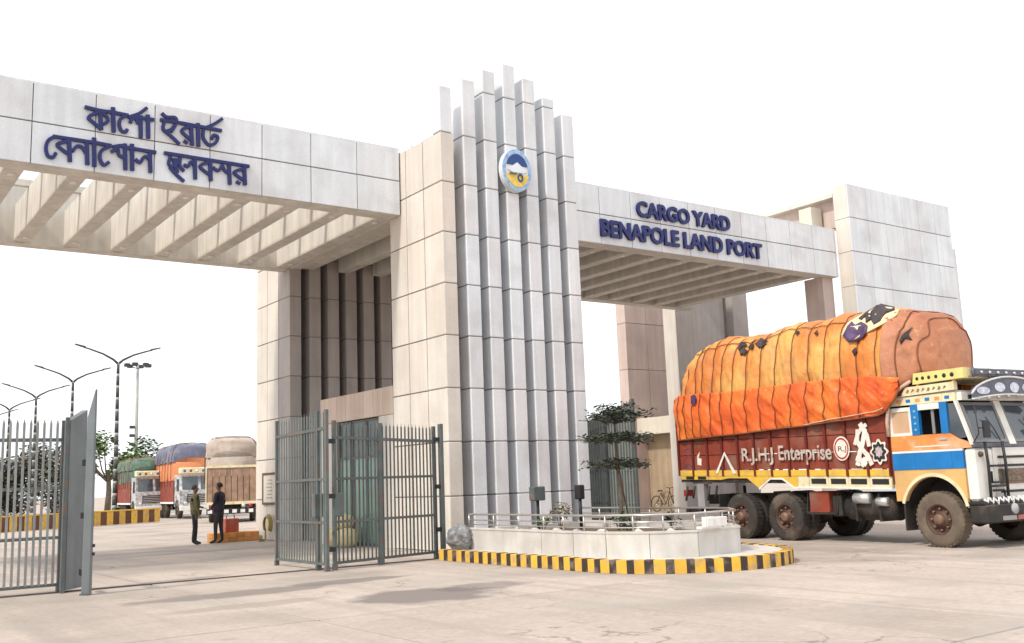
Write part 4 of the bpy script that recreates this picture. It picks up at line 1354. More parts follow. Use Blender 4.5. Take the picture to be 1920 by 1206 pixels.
# mirrors
for sg in (1, -1):
    mr_ = L(MB().tube([(-.80, 1.18 * sg, 2.62), (-1.0, 1.20 * sg, 2.60), (-1.02, 1.18 * sg, 2.1), (-.88, 1.18 * sg, 1.92)], .011, 6), 'mirror_arm', M_DARK)
    L(MB().cbox(-1.05, -.99, .95 * sg - .09, .95 * sg + .09, 2.02, 2.34, .015), 'mirror', M_DARK, mr_)
    L(MB().tube([(-1.01, 1.18 * sg, 2.2), (-1.02, 1.0 * sg, 2.2)], .012, 6), 'mirror_stay', M_DARK, mr_)
    L(MB().lathe([(0, 0), (.055, 0), (.04, -.05), (0, -.06)], (XF - .02, 1.02 * sg, 1.72), 'x', 12), 'indicator', mat('lamp_orange', (.10, .05, .03), .3))
# black tube guard on the front
tg = MB()
for y in (.92, .40):
    tg.tube([(XF - .08, y, .82), (XF - .10, y, 1.55), (XF - .09, y + .02, 1.95)], .028, 8)
tg.tube([(XF - .09, .92, 1.50), (XF - .09, .40, 1.50)], .02, 8).tube([(XF - .09, .92, 1.13), (XF - .09, .40, 1.13)], .02, 8)
tg.tube([(XF - .09, .84, 1.40), (XF - .09, .84, 1.20), (XF - .09, .50, 1.20), (XF - .09, .50, 1.42)], .022, 8)
tg.tube([(XF - .09, .84, 1.05), (XF - .09, .52, 1.05), (XF - .09, .50, .92), (XF - .09, .84, .90)], .022, 8)
L(tg, 'front_guard', M_DARK)
# bumper with garland and number plates
bp = L(MB().cbox(XF - .16, -.66, -1.2, 1.2, .46, .80, .03), 'bumper', M_CHAS)
L(MB().cbox(XF - .13, -.62, -1.18, 1.21, .80, .855, .01), 'bumper_step', M_DARK, bp)
rot = letters('W B 2 3 D  4 5 1 8', .12, (XF - .165, 1.10, .60), (0, -1, 0), (0, 0, 1), M_PAINT, None, .0001, depth=.002, one=True) if False else []
for q in range(13):
    L(MB().tube([(XF - .09, 1.14 - .15 * q, .90 + .02 * (q % 2)), (XF - .12, 1.09 - .15 * q, .84 - .025 * (q % 3)), (XF - .10, 1.03 - .15 * q, .92)], .026, 6), 'garland', M_WHITE, bp)
L(MB().box(XF - .172, XF - .16, .35, .75, .50, .58), 'plate_strip', mat('plate_grey', (.32, .30, .29), .5), bp)
L(MB().box(XF - .172, XF - .16, -.5, .31, .50, .58), 'reflector_strip', mat('reflector_red', (.42, .12, .10), .4, var=.2), bp)
for sg in (1, -1):
    L(MB().lathe([(0, 0), (.11, 0), (.09, -.03), (0, -.045)], (XF - .16, .42 * sg - .05, .70), 'x', 18), 'headlight', mat('lamp_glass', (.4, .42, .42), .1), bp)


# ------------------------------------------------------------------ tarpaulins over the load
TARP = {}


def tarp_mat(name, c1, c2, dirtc, scale=.9):
    m = bpy.data.materials.new(name)
    m.use_nodes = True
    nt = m.node_tree
    N, Lk = nt.nodes, nt.links
    p = N['Principled BSDF']
    p.inputs['Roughness'].default_value = .55
    p.inputs['Specular IOR Level'].default_value = .35
    tc = N.new('ShaderNodeTexCoord')

    def nz(sc, det=5):
        n = N.new('ShaderNodeTexNoise')
        n.inputs['Scale'].default_value = sc
        n.inputs['Detail'].default_value = det
        Lk.new(tc.outputs['Object'], n.inputs['Vector'])
        return n.outputs['Fac']

    def mix(a, b, fac, lo, hi, am=1.0):
        mr = N.new('ShaderNodeMapRange')
        mr.inputs['From Min'].default_value = lo
        mr.inputs['From Max'].default_value = hi
        mr.inputs['To Max'].default_value = am
        Lk.new(fac, mr.inputs['Value'])
        mx = N.new('ShaderNodeMix')
        mx.data_type = 'RGBA'
        Lk.new(mr.outputs[0], mx.inputs['Factor'])
        for s_, q in ((a, 6), (b, 7)):
            if isinstance(s_, tuple):
                mx.inputs[q].default_value = (*s_, 1)
            else:
                Lk.new(s_, mx.inputs[q])
        return mx.outputs[2]
    c = mix(c1, c2, nz(scale), .42, .60)
    c = mix(c, dirtc, nz(3.2), .54, .72, .65)
    c = mix(c, dirtc, nz(.55, 6), .52, .68, .45)
    c = mix(c, (.85, .62, .35), nz(11.0), .64, .74, .35)
    Lk.new(c, p.inputs['Base Color'])
    b = N.new('ShaderNodeBump')
    b.inputs['Strength'].default_value = .6
    b.inputs['Distance'].default_value = .05
    Lk.new(nz(5.0, 6), b.inputs['Height'])
    Lk.new(b.outputs[0], p.inputs['Normal'])
    return m


M_T1 = tarp_mat('tarp_orange', (.62, .20, .045), (.70, .38, .10), (.40, .19, .09))
M_T2 = tarp_mat('tarp_red_orange', (.74, .125, .025), (.78, .20, .035), (.40, .06, .02))
M_T3 = tarp_mat('tarp_salmon', (.40, .15, .075), (.47, .205, .115), (.27, .11, .06))
M_ROPE = mat('rope_dark', (.20, .075, .035), .85, var=.2, vscale=10)


def interp(tab, x):
    for (a, va), (b, vb) in zip(tab[:-1], tab[1:]):
        if x <= b:
            f = (x - a) / (b - a)
            f = max(0, min(1, f))
            return va + (vb - va) * (f * f * (3 - 2 * f))
    return tab[-1][1]


ZTOP = [(.20, 4.0), (.26, 4.28), (.38, 4.50), (.55, 4.66), (1.0, 4.80), (1.5, 4.87), (2.4, 4.93), (3.6, 4.92), (5.2, 4.86), (6.5, 4.87), (7.0, 4.80), (7.3, 4.60), (7.45, 4.2), (7.53, 3.7)]
ZLOW = [(.20, 3.36), (.36, 3.34), (.55, 3.10), (.9, 2.95), (7.6, 2.95)]
ROPES = [7.36, 7.12, 6.78, 6.5, 6.14, 5.75, 5.33, 4.9, 4.42, 3.95, 3.45, 2.98, 2.5, 2.02, 1.55, 1.08]


def rope_dip(x):
    k = min(range(len(ROPES)), key=lambda q: abs(x - ROPES[q]))
    d = abs(x - ROPES[k])
    amp = .020 + .030 * ((k * 37) % 10) / 10
    return -amp * math.exp(-(d / .07) ** 2) + (.005 + .022 * ((k * 53) % 7) / 7) * min(1, d / .22)


def creases(x, t, sd):
    """sharp small folds of stretched sheet"""
    a = noise.noise(Vector((x * 2.2 + t * 6, t * 4 - x * .8, sd)))
    b_ = noise.noise(Vector((x * 5.5 - t * 9, t * 9 + x * 2.0, sd + 4)))
    c = noise.noise(Vector((x * 11, t * 30, sd + 9)))
    return .055 * (1 - abs(a) * 2.2) * .6 + .03 * (1 - abs(b_) * 2.4) * .6 + .010 * c


def tarp_pt(x, t, extra=0.0):
    """surface of the load: t 0 (near lower edge) .. 1 (far lower edge)"""
    zt = interp(ZTOP, x)
    zl = interp(ZLOW, x)
    wv = 1.27
    if x < 1.0:
        wv *= math.sqrt(max(.04, 1 - ((1.0 - x) / .82) ** 2))
    elif x > 7.1:
        wv *= 1 - .12 * ((x - 7.1) / .43) ** 2
    lump = .10 * noise.noise(Vector((x * .75, t * 2.2, 1.7))) + .05 * noise.noise(Vector((x * 1.9, t * 5, 5.1)))
    a = math.pi * (1 - t)
    ca, sa = math.cos(a), math.sin(a)
    y = -math.copysign(abs(ca) ** (2 / 3.9), ca) * wv
    z = zl + (zt - zl) * abs(sa) ** (2 / 2.9)
    nrm = Vector((0, -ca, max(.0, sa))).normalized()
    d = rope_dip(x) + lump + creases(x, t, 3.0) - .03 + extra
    return Vector((x, y, z)) + Vector((0, math.copysign(abs(nrm.y), y), nrm.z)) * d


def tarp_sheet(name, x0, x1, t0, t1, nx, nt_, m, parent, extra=0.0, wob=None, close=None):
    b = MB()
    vs_ = []
    for i in range(nx + 1):
        x = x0 + (x1 - x0) * i / nx
        for j in range(nt_ + 1):
            t = t0 + (t1 - t0) * j / nt_
            vs_.append(tarp_pt(x, t, extra))
    f = [(i * (nt_ + 1) + j, (i + 1) * (nt_ + 1) + j, (i + 1) * (nt_ + 1) + j + 1, i * (nt_ + 1) + j + 1) for i in range(nx) for j in range(nt_)]
    n0 = len(vs_)
    if close:      # end caps folded down over the ends of the load
        for i in close:
            ring = [i * (nt_ + 1) + j for j in range(nt_ + 1)]
            f.append(tuple(ring))
    b.add(vs_, f, 0, True)
    o = b.build(name, m, parent, world=False, loc=(0, 0, 0))
    md = o.modifiers.new('thick', 'SOLIDIFY')
    md.thickness = .015
    md.offset = -1
    return o


ld = thing('tarpaulin', 'sun bleached orange tarpaulin roped over the tall load of the truck', 'tarpaulin', TR0, math.atan2(TR_U.y, TR_U.x), 'tarpaulins on the loaded truck')
tarp_sheet('sheet', .62, 7.53, 0, 1, 230, 84, M_T1, ld, close=(230,))
for i, r_ in enumerate(ROPES):
    pts = [tarp_pt(r_ + .03 * noise.noise(Vector((k * .22, i * 3.1, 0))), k / 48, .022) for k in range(0, 49)]
    MB().tube(pts, .010, 5).build('rope', M_ROPE, ld, world=False, loc=(0, 0, 0))
MB().tube([tarp_pt(6.9 - 6.1 * k / 40, .30 - .01 * math.sin(k * .5), .03) for k in range(41)], .010, 5).build('rope', M_ROPE, ld, world=False, loc=(0, 0, 0))


def patch(name, outline, m, parent, extra, seed=1):
    """irregular torn piece of sheet lying on the tarpaulin (outline in length / around coordinates)"""
    c = (sum(p[0] for p in outline) / len(outline), sum(p[1] for p in outline) / len(outline))
    rings = 5
    pts = [tarp_pt(c[0], c[1], extra + .02)]
    n = len(outline)
    rng = random.Random(seed)
    for r in range(1, rings + 1):
        for p in outline:
            f = r / rings
            pts.append(tarp_pt(c[0] + (p[0] - c[0]) * f, c[1] + (p[1] - c[1]) * f, extra + rng.uniform(-.012, .02)))
    fs = [(0, 1 + k, 1 + (k + 1) % n) for k in range(n)]
    for r in range(rings - 1):
        for k in range(n):
            a, b_ = 1 + r * n + k, 1 + r * n + (k + 1) % n
            fs.append((a, a + n, b_ + n, b_))
    o = MB().add(pts, fs, 0, True).build(name, m, parent, world=False, loc=(0, 0, 0))
    md = o.modifiers.new('thick', 'SOLIDIFY')
    md.thickness = .02
    md.offset = 0
    return o


M_PURP = mat('torn_purple', (.085, .045, .12), .5, var=.3, vscale=6)
M_TORN = mat('torn_dark', (.05, .035, .04), .6, var=.3, vscale=6)
M_BLEACH = mat('tarp_bleached', (.78, .66, .38), .6, var=.12, vscale=5)
patch('bleached_patch', [(1.95, .20), (1.9, .28), (1.6, .36), (1.2, .43), (.88, .42), (.78, .34), (.9, .26), (1.2, .20), (1.6, .17)], M_BLEACH, ld, .045)
patch('torn_patch', [(1.85, .19), (1.83, .25), (1.75, .28), (1.62, .25), (1.5, .27), (1.34, .245), (1.25, .23), (1.22, .19), (1.32, .17), (1.5, .165), (1.7, .16)], M_PURP, ld, .06, 2)
patch('torn_patch', [(1.62, .30), (1.5, .36), (1.3, .42), (1.05, .44), (.92, .40), (.96, .33), (1.02, .27), (1.12, .24), (1.22, .27), (1.32, .25), (1.38, .29), (1.5, .28)], M_TORN, ld, .062, 3)
for k, (x, t, s) in enumerate([(5.1, .27, .12), (5.0, .22, .10), (4.75, .25, .10), (4.45, .27, .14), (4.38, .24, .09), (2.7, .24, .05), (3.3, .27, .05), (1.55, .12, .06)]):
    patch('torn_hole', [(x + s * math.cos(a) * (.5 + .5 * ((j * 7 + k) % 3)), t + s * .22 * math.sin(a) * (.5 + .5 * ((j * 5 + k) % 3))) for j, a in enumerate([6.283 * q / 9 for q in range(9)])], M_TORN, ld, .045, k + 5)

fr_ = thing('tarpaulin', 'faded salmon tarpaulin over the front of the load above the cab', 'tarpaulin', TR0, math.atan2(TR_U.y, TR_U.x), 'tarpaulins on the loaded truck')
tarp_sheet('sheet', .20, .92, 0, 1, 48, 84, M_T3, fr_, extra=.025, close=(0,))
for r_ in (.34, .62):
    MB().tube([tarp_pt(r_ + .04 * math.sin(k * .35), k / 48, .05) for k in range(0, 49)], .014, 5).build('rope', M_ROPE, fr_, world=False, loc=(0, 0, 0))
patch('torn_hole', [(.60, .16), (.57, .19), (.53, .21), (.46, .26), (.50, .20), (.46, .17), (.54, .175), (.58, .14)], M_TORN, fr_, .05, 21)

# lower red-orange sheet wrapped along the side boards
lo_ = thing('tarpaulin', 'bright red orange tarpaulin tied along the lower side of the load', 'tarpaulin', TR0, math.atan2(TR_U.y, TR_U.x), 'tarpaulins on the loaded truck')
LT = [(.50, 3.30), (.8, 3.33), (1.2, 3.40), (1.9, 3.44), (3.0, 3.46), (5.0, 3.48), (7.3, 3.55), (7.62, 3.5)]
LB = [(.50, 3.05), (.72, 2.78), (.95, 2.62), (1.2, 2.575), (2.0, 2.55), (3.45, 2.50), (5.5, 2.45), (7.62, 2.42)]


def low_pt(x, f, sgn=1, extra=0.0):
    zt, zl = interp(LT, x), interp(LB, x)
    z = zl + (zt - zl) * f
    bulge = .05 * math.sin(math.pi * f)
    fold = noise.noise(Vector((x * 2.5 - f * 1.6, f * 2.2, 1.0 + sgn))) * .045 + .05 * (.4 - abs(noise.noise(Vector((x * 2.6 - f * 2.4, f * 1.3 + x * .3, 5.0))))) + .03 * (.4 - abs(noise.noise(Vector((x * 6 - f * 4.5, f * 2.0, 9.0)))))
    y = 1.305 + bulge + rope_dip(x) * .8 + fold + extra
    if x > 7.3:
        y -= (x - 7.3) * .35
    return Vector((x, sgn * y, z))


for sgn in (1, -1):
    nx, nf = 240, 30
    vs_ = [low_pt(.5 + 7.12 * i / nx, j / nf, sgn) for i in range(nx + 1) for j in range(nf + 1)]
    fs_ = [(i * (nf + 1) + j, (i + 1) * (nf + 1) + j, (i + 1) * (nf + 1) + j + 1, i * (nf + 1) + j + 1) for i in range(nx) for j in range(nf)]
    o = MB().add(vs_, fs_, 0, True).build('sheet', M_T2, lo_, world=False, loc=(0, 0, 0))
    md = o.modifiers.new('thick', 'SOLIDIFY')
    md.thickness = .012
for r_ in ROPES[:-1]:
    MB().tube([low_pt(r_ + .02 * math.sin(k), k / 12, 1, .02) for k in range(13)], .012, 5).build('rope', M_ROPE, lo_, world=False, loc=(0, 0, 0))
vs_ = [Vector((7.62 + .04 * math.sin(j * 1.3 + k * .4), -1.2 + 2.4 * j / 20, 2.42 + 1.1 * k / 10)) for j in range(21) for k in range(11)]
MB().add(vs_, [(j * 11 + k, (j + 1) * 11 + k, (j + 1) * 11 + k + 1, j * 11 + k + 1) for j in range(20) for k in range(10)], 0, True).build('end_sheet', M_T2, lo_, world=False, loc=(0, 0, 0))
patch_o = MB().prism([(6.76, 3.30), (6.60, 3.28), (6.57, 3.42), (6.62, 3.52), (6.74, 3.5)], 1.36, 1.40, 'y').build('cloth_knot', M_PURP, lo_, world=False, loc=(0, 0, 0))
MB().tube([low_pt(.52 + 7.0 * k / 60, .0, 1, .012) for k in range(61)], .018, 6).build('hem_rope', M_ROPE, lo_, world=False, loc=(0, 0, 0))
MB().tube([low_pt(.9 + 2.2 * k / 30, .12 - .10 * k / 30, 1, .02) for k in range(31)], .012, 6).build('hem_rope', mat('rope_pale', (.6, .4, .3)), lo_, world=False, loc=(0, 0, 0))


# ------------------------------------------------------------------ yard behind the gate
# striped barrier beside the yard lane
ba = thing('striped_barrier', 'low yellow and brown striped barrier wall across the yard beyond the left gate', 'barrier', (11, 56.3, 0))
M_BBR = mat('barrier_brown', (.13, .06, .03), .7, var=.2)
P0, P1 = Vector((17.4, 59.8, 0)), Vector((5.2, 53.1, 0))
dv = (P1 - P0).normalized()
nv = Vector((dv.y, -dv.x, 0)) * .12
nblk = 32
for k in range(nblk):
    a = P0 + dv * (.43 * k)
    b_ = a + dv * .43
    MB().prism([tuple((a - nv).xy), tuple((b_ - nv).xy), tuple((b_ + nv).xy), tuple((a + nv).xy)], 0, .72, 'z').build('painted_block', M_YEL if k % 2 == 0 else M_BBR, ba)
MB().prism([tuple((P0 - nv * 1.2).xy), tuple((P0 + dv * .43 * nblk - nv * 1.2).xy), tuple((P0 + dv * .43 * nblk + nv * 1.2).xy), tuple((P0 + nv * 1.2).xy)], .722, .79, 'z').build('coping', M_TYEL, ba)

# street lamps with banded poles and two arms
M_LAMPD = mat('lamp_pole_dark', (.05, .055, .05), .5)
M_LAMPL = mat('lamp_pole_pale', (.36, .36, .34), .5)


def street_lamp(loc, label, first=None):
    if first is not None:
        o = copy_tree(first)
        o.location = loc
        o['label'] = label
        return o
    t = thing('street_lamp', label, 'street lamp', loc, 0, 'street lamps along the yard road')
    B = lambda mb, n, m, p=t: mb.build(n, m, p, world=False, loc=(0, 0, 0))
    z, k = 0.0, 0
    while z < 11.3:
        h = .66 if k % 2 == 0 else .22
        r0, r1 = .20 - .0085 * z, .20 - .0085 * (z + h)
        B(MB().tube([(0, 0, z), (0, 0, min(z + h, 11.4))], [r0, r1], 10), 'pole_band', M_LAMPD if k % 2 == 0 else M_LAMPL)
        z += h
        k += 1
    for s_ in (-1, 1):
        ar = B(MB().tube([(0, 0, 11.3), (s_ * .35, 0, 11.62), (s_ * 1.1, 0, 12.02), (s_ * 2.1, 0, 12.36), (s_ * 2.45, 0, 12.45)], [.10, .085, .07, .06, .055], 8), 'arm', M_LAMPD)
        B(MB().add([(s_ * 2.35, -.14, 12.40), (s_ * 3.1, -.10, 12.62), (s_ * 3.1, .10, 12.62), (s_ * 2.35, .14, 12.40), (s_ * 2.35, -.10, 12.54), (s_ * 3.05, -.06, 12.70), (s_ * 3.05, .06, 12.70), (s_ * 2.35, .10, 12.54)],
                   [(3, 2, 1, 0), (4, 5, 6, 7), (0, 1, 5, 4), (1, 2, 6, 5), (2, 3, 7, 6), (3, 0, 4, 7)]), 'lamp_head', M_LAMPD, ar)
    B(MB().cbox(-.3, .3, -.3, .3, 0, .25, .02), 'base_block', M_PLANT)
    return t


LP = [(19.29, 77.2), (19.01, 90.8), (18.87, 106.0), (18.88, 120.9), (19.2, 136.5)]
LL = ['twin armed street lamp with banded pole, tallest in the picture', 'second tallest twin armed street lamp, above the slanted gate post', 'twin armed street lamp third from the tallest, over the gate bars',
      'fourth twin armed street lamp from the tallest, near the picture edge', 'twin armed street lamp farthest away, mostly outside the picture']
l0 = None
for (x, y), lab in zip(LP, LL):
    q = street_lamp((x, y, 0), lab, l0)
    l0 = l0 or q
mp_ = thing('mast_light', 'slender high mast with a ring of flood lights far behind the trucks', 'mast light', (33, 123, 0))
MB().tube([(33, 123, 0), (33, 123, 17.2)], [.28, .14], 10).build('pole', M_LAMPL, mp_)
for k in range(6):
    a = 6.283 * k / 6
    MB().tube([(33, 123, 16.6), (33 + 1.0 * math.cos(a), 123 + 1.0 * math.sin(a), 16.9)], .05, 6).cbox(33 + 1.25 * math.cos(a) - .3, 33 + 1.25 * math.cos(a) + .3, 123 + 1.25 * math.sin(a) - .3, 123 + 1.25 * math.sin(a) + .3, 16.8, 17.2, .03).build('flood_head', M_LAMPD, mp_)
for k in range(3):
    MB().cbox(32.2, 32.75, 122.8, 123.1, 7.4 + 1.0 * k, 7.75 + 1.0 * k, .03).build('cable_box', M_LAMPD, mp_)


# trees beyond the yard
def broad_tree(x, y, h, r, label, seed, n=900, m=None, low=.5):
    rng = random.Random(seed)
    t = thing('broad_tree', label, 'tree', (x, y, 0), 0, 'trees beyond the yard')
    tr, lf = MB(), MB()
    tr.tube([(x, y, 0), (x + .1, y, h * .3), (x, y, h * .55)], [.28, .22, .14], 8)
    for k in range(9 if low > .4 else 18):
        a = rng.uniform(0, 6.283)
        c = (x + math.cos(a) * r * rng.uniform(.25, .85), y + math.sin(a) * r * rng.uniform(.25, .85), h * rng.uniform(low, .9))
        tr.tube([(x, y, h * .4), ((x + c[0]) / 2, (y + c[1]) / 2, h * .55), c], [.1, .06, .03], 6)
        leaf_cloud(lf, c, (r * .42, r * .42, h * .17), n // 9, .42, rng, droop=.7)
    tr.build('trunk', M_BARK, t)
    lf.build('crown', m or M_LEAF, t)


M_LEAFG = mat('leaf_fresh', (.12, .19, .045), .55, var=.35, vscale=1.2)
M_LEAFH = mat('leaf_dusty', (.16, .155, .115), .7, var=.3, vscale=.8)
broad_tree(21.4, 88.0, 6.8, 3.0, 'bright green tree just right of the slanted gate post', 11, 1500, M_LEAFG)
broad_tree(27.5, 98.0, 6.6, 3.4, 'darker green tree behind the truck with green sheet', 12, 1300)
for k, (x, y, h, r, lab) in enumerate([(13.0, 112, 5.6, 4.2, 'dusty low tree seen through the gate bars at the picture edge'), (17.5, 116, 6.2, 4.0, 'dusty tree seen through the middle of the gate bars'),
                                       (22.0, 112, 7.6, 4.2, 'dusty tree behind the gate bars next to the slanted post'), (8.0, 108, 5.0, 4.0, 'dusty tree at the far edge beyond the gate leaf')]):
    broad_tree(x, y, h, r, lab, 30 + k, 2600, M_LEAFH, .10)


# trucks parked in the yard
def bg_truck(label, corner, rz, c_body, c_side, c_top, c_cab, c_rear, hgt_, seed, ln=6.4):
    """simple loaded truck: origin at the front left ground corner seen from behind the windscreen, x to the rear, y to its visible side"""
    rng = random.Random(seed)
    t = thing('parked_truck', label, 'truck', (*corner, 0), rz, 'trucks parked in the yard')
    B = lambda mb, n, m, p=t: mb.build(n, m, p, world=False, loc=(0, 0, 0))
    W = 1.2
    for x in (1.0, 4.9, 6.2):
        for y in (1.02, -1.02):
            w = B(MB().lathe([(.28, -.14), (.47, -.15), (.52, -.09), (.52, .09), (.47, .15), (.28, .14)], (x, y, .52), 'y', 20), 'wheel', M_TYRE)
            B(MB().lathe([(.28, .12), (.1, .06), (.1, .15), (0, .15), (0, -.15), (.1, -.15), (.1, -.06), (.28, -.12)], (x, y, .52), 'y', 16), 'rim', M_RIM, w)
    B(MB().box(.2, ln + 1.6, -.45, .45, .7, .98), 'chassis', M_CHAS)
    cb_ = B(MB().prism([(0, .75), (0, 1.75), (.22, 2.7), (1.75, 2.75), (1.75, .75), (1.5, .75)] + [(1.0 + .62 * math.cos(R(a)), .7 + .5 * math.sin(R(a))) for a in range(0, 181, 20)] + [(.3, .75)], -W + .02, W - .02, 'y'), 'cab', c_cab)
    for y0, y1 in ((.08, 1.05), (-1.05, -.08)):
        B(MB().add([(-.01 + .0, y0, 1.78), (-.01, y1, 1.78), (.19, y1, 2.6), (.19, y0, 2.6), (.05, y0, 1.78), (.05, y1, 1.78), (.25, y1, 2.6), (.25, y0, 2.6)], [(0, 1, 2, 3), (7, 6, 5, 4), (0, 4, 5, 1), (1, 5, 6, 2), (2, 6, 7, 3), (3, 7, 4, 0)]), 'windscreen', M_WIN, cb_)
    B(MB().cbox(-.04, .0, -.75, .75, 1.0, 1.5, .01), 'grille', M_DARK, cb_)
    for q in range(4):
        B(MB().box(-.05, -.035, -.7, .7, 1.06 + .11 * q, 1.10 + .11 * q), 'grille_slat', M_CHROME, cb_)
    for y in (.85, -.85):
        B(MB().lathe([(0, 0), (.12, 0), (.1, -.04), (0, -.05)], (-.0, y, .95), 'x', 12), 'headlight', M_CHROME, cb_)
    B(MB().cbox(-.16, .1, -W, W, .5, .78, .02), 'bumper', M_WHITE)
    B(MB().box(.35, 1.0, W - .02, W + .01, 1.7, 2.45), 'side_window', M_WIN, cb_)
    B(MB().cbox(-.10, .55, -W, W, 2.76, 3.15, .05), 'name_board', M_CABC)
    for q in range(6):
        B(MB().lathe([(0, 0), (.09, 0), (0, -.02)], (-.10, .95 - .38 * q, 2.95), 'x', 10), 'ornament', [M_TBLUE, M_MAROON, M_WHITE][q % 3])
    x0, x1 = 1.85, 1.85 + ln
    for k in range(10):
        a, b_ = x0 + ln * k / 10, x0 + ln * (k + 1) / 10
        B(MB().cbox(a + .02, b_ - .02, W - .03, W + .03, 1.05, 2.5, .008), 'side_board', c_body)
        B(MB().cbox(a + .02, b_ - .02, -W - .03, -W + .03, 1.05, 2.5, .008), 'side_board', c_body)
    B(MB().box(x0, x1, -W + .03, W - .03, 1.0, 2.45), 'cargo_floor', M_CHAS)
    B(MB().box(x0, x1, W - .02, W + .04, .92, 1.04).box(x0, x1, -W - .04, -W + .02, .92, 1.04), 'lower_rail', M_WHITE)
    for k in range(8):
        yy = -W + 2 * W * k / 8
        B(MB().cbox(x1 + .0, x1 + .06, yy + .012, yy + 2 * W / 8 - .012, 1.05, 2.75, .008), 'tail_board', c_rear)
    B(MB().box(x1 + .0, x1 + .1, -W - .06, -W + .0, .95, 2.85).box(x1, x1 + .1, W, W + .06, .95, 2.85).box(x1, x1 + .1, -W, W, 2.76, 2.88).box(x1 + .06, x1 + .1, -W, W, .92, 1.06), 'tail_frame', M_CABC)
    for y in (-.95, -.6, .6, .95):
        B(MB().lathe([(0, .03), (.10, .03), (.10, 0), (0, 0)], (x1 + .10, y, .84), 'x', 12), 'tail_light', mat('lamp_red', (.4, .02, .02), .3) if abs(y) > .8 else M_CHROME)
    B(MB().cbox(x1 - .2, x1 + .1, -W, W, .45, .72, .02), 'rear_guard', M_DARK)
    for q in range(6):
        B(MB().box(x1 + .1, x1 + .108, -W + .06 + .4 * q, -W + .28 + .4 * q, .5, .67), 'guard_mark', M_WHITE)
    # load under sheets: sides and rounded top
    for nm, z0, z1, mm, bul in (('side_sheet', 2.35, 2.35 + (hgt_ - 2.35) * .80, c_side, .04), ('top_sheet', 2.35 + (hgt_ - 2.35) * .50, hgt_, c_top, .09)):
        vs_, n_, m_ = [], 36, 22
        for i in range(n_ + 1):
            x = x0 - .05 + (ln + .1) * i / n_
            e = min(1, min(i, n_ - i) / 4)
            for j in range(m_ + 1):
                a = math.pi * j / m_
                ca, sa = math.cos(a), math.sin(a)
                y = math.copysign(abs(ca) ** .38, ca) * (W + bul) * (.94 + .06 * e ** .5)
                top = z1 if nm == 'top_sheet' else z1 - .05
                z = z0 + (top - z0) * (abs(sa) ** .5) * (.80 + .20 * e ** .6)
                nn = noise.noise(Vector((x * 1.3 + seed, y * 1.5, z * 1.5))) * .10
                vs_.append((x, y + nn * (1 if ca > 0 else -1), z + nn))
        fs_ = [(i * (m_ + 1) + j, (i + 1) * (m_ + 1) + j, (i + 1) * (m_ + 1) + j + 1, i * (m_ + 1) + j + 1) for i in range(n_) for j in range(m_)]
        fs_ += [tuple(range(m_ + 1)), tuple(n_ * (m_ + 1) + j for j in range(m_ + 1))]
        sh = B(MB().add(vs_, fs_, 0, True), nm, mm)
    for i in range(7):
        x = x0 + .4 + .95 * i
        pts = []
        for j in range(13):
            a = math.pi * j / 12
            ca, sa = math.cos(a), math.sin(a)
            pts.append((x, math.copysign(abs(ca) ** .36, ca) * (W + .14), 2.0 + (hgt_ + .06 - 2.0) * abs(sa) ** .46))
        B(MB().tube(pts, .02, 5), 'rope', M_ROPE)
    return t


M_TNAVY = tarp_mat('tarp_navy', (.10, .11, .17), (.15, .16, .22), (.20, .20, .24))  # parked truck sheets paled and greyed, distance haze put into their colours
M_TGREEN = tarp_mat('tarp_green', (.09, .16, .11), (.07, .10, .08), (.25, .28, .22))
M_TGREY = tarp_mat('tarp_pale', (.44, .37, .31), (.55, .48, .42), (.30, .22, .17))
M_REAR = mat('tail_brown', (.30, .19, .13), .7, var=.3, vscale=3, streak=.2, tint=.15)
M_CABP = mat('cab_pattern', (.52, .52, .52), .45, var=.45, vscale=5, dirt=(.12, .12, .13), dirt_amt=.8, dirt_scale=3.2)
M_TOR2 = tarp_mat('tarp_orange_far', (.66, .25, .11), (.60, .19, .08), (.5, .16, .06))
h1 = math.atan2(.81, .58)
h1 = math.atan2(.81, .58) + R(14)
tb = bg_truck('loaded truck seen from behind, brown tail boards, right beside the cream tower', (18.12 + 8.3 * math.cos(h1), 49.9 + 8.3 * math.sin(h1)), h1 + math.pi, M_CABP, M_TGREY, M_TGREY, M_CABP, M_REAR, 4.3, 3)
bg_truck('truck with navy and orange sheets over its load, in the middle', (20.9, 63.2), math.atan2(.995, .1), M_MAROON, M_TOR2, M_TNAVY, M_CABP, M_REAR, 4.75, 4)
bg_truck('truck with a green sheet and patterned pale cab behind the striped barrier', (19.9, 69.5), math.atan2(.995, .1), M_MAROON, M_TGREEN, M_TGREEN, M_CABP, M_REAR, 4.1, 5)


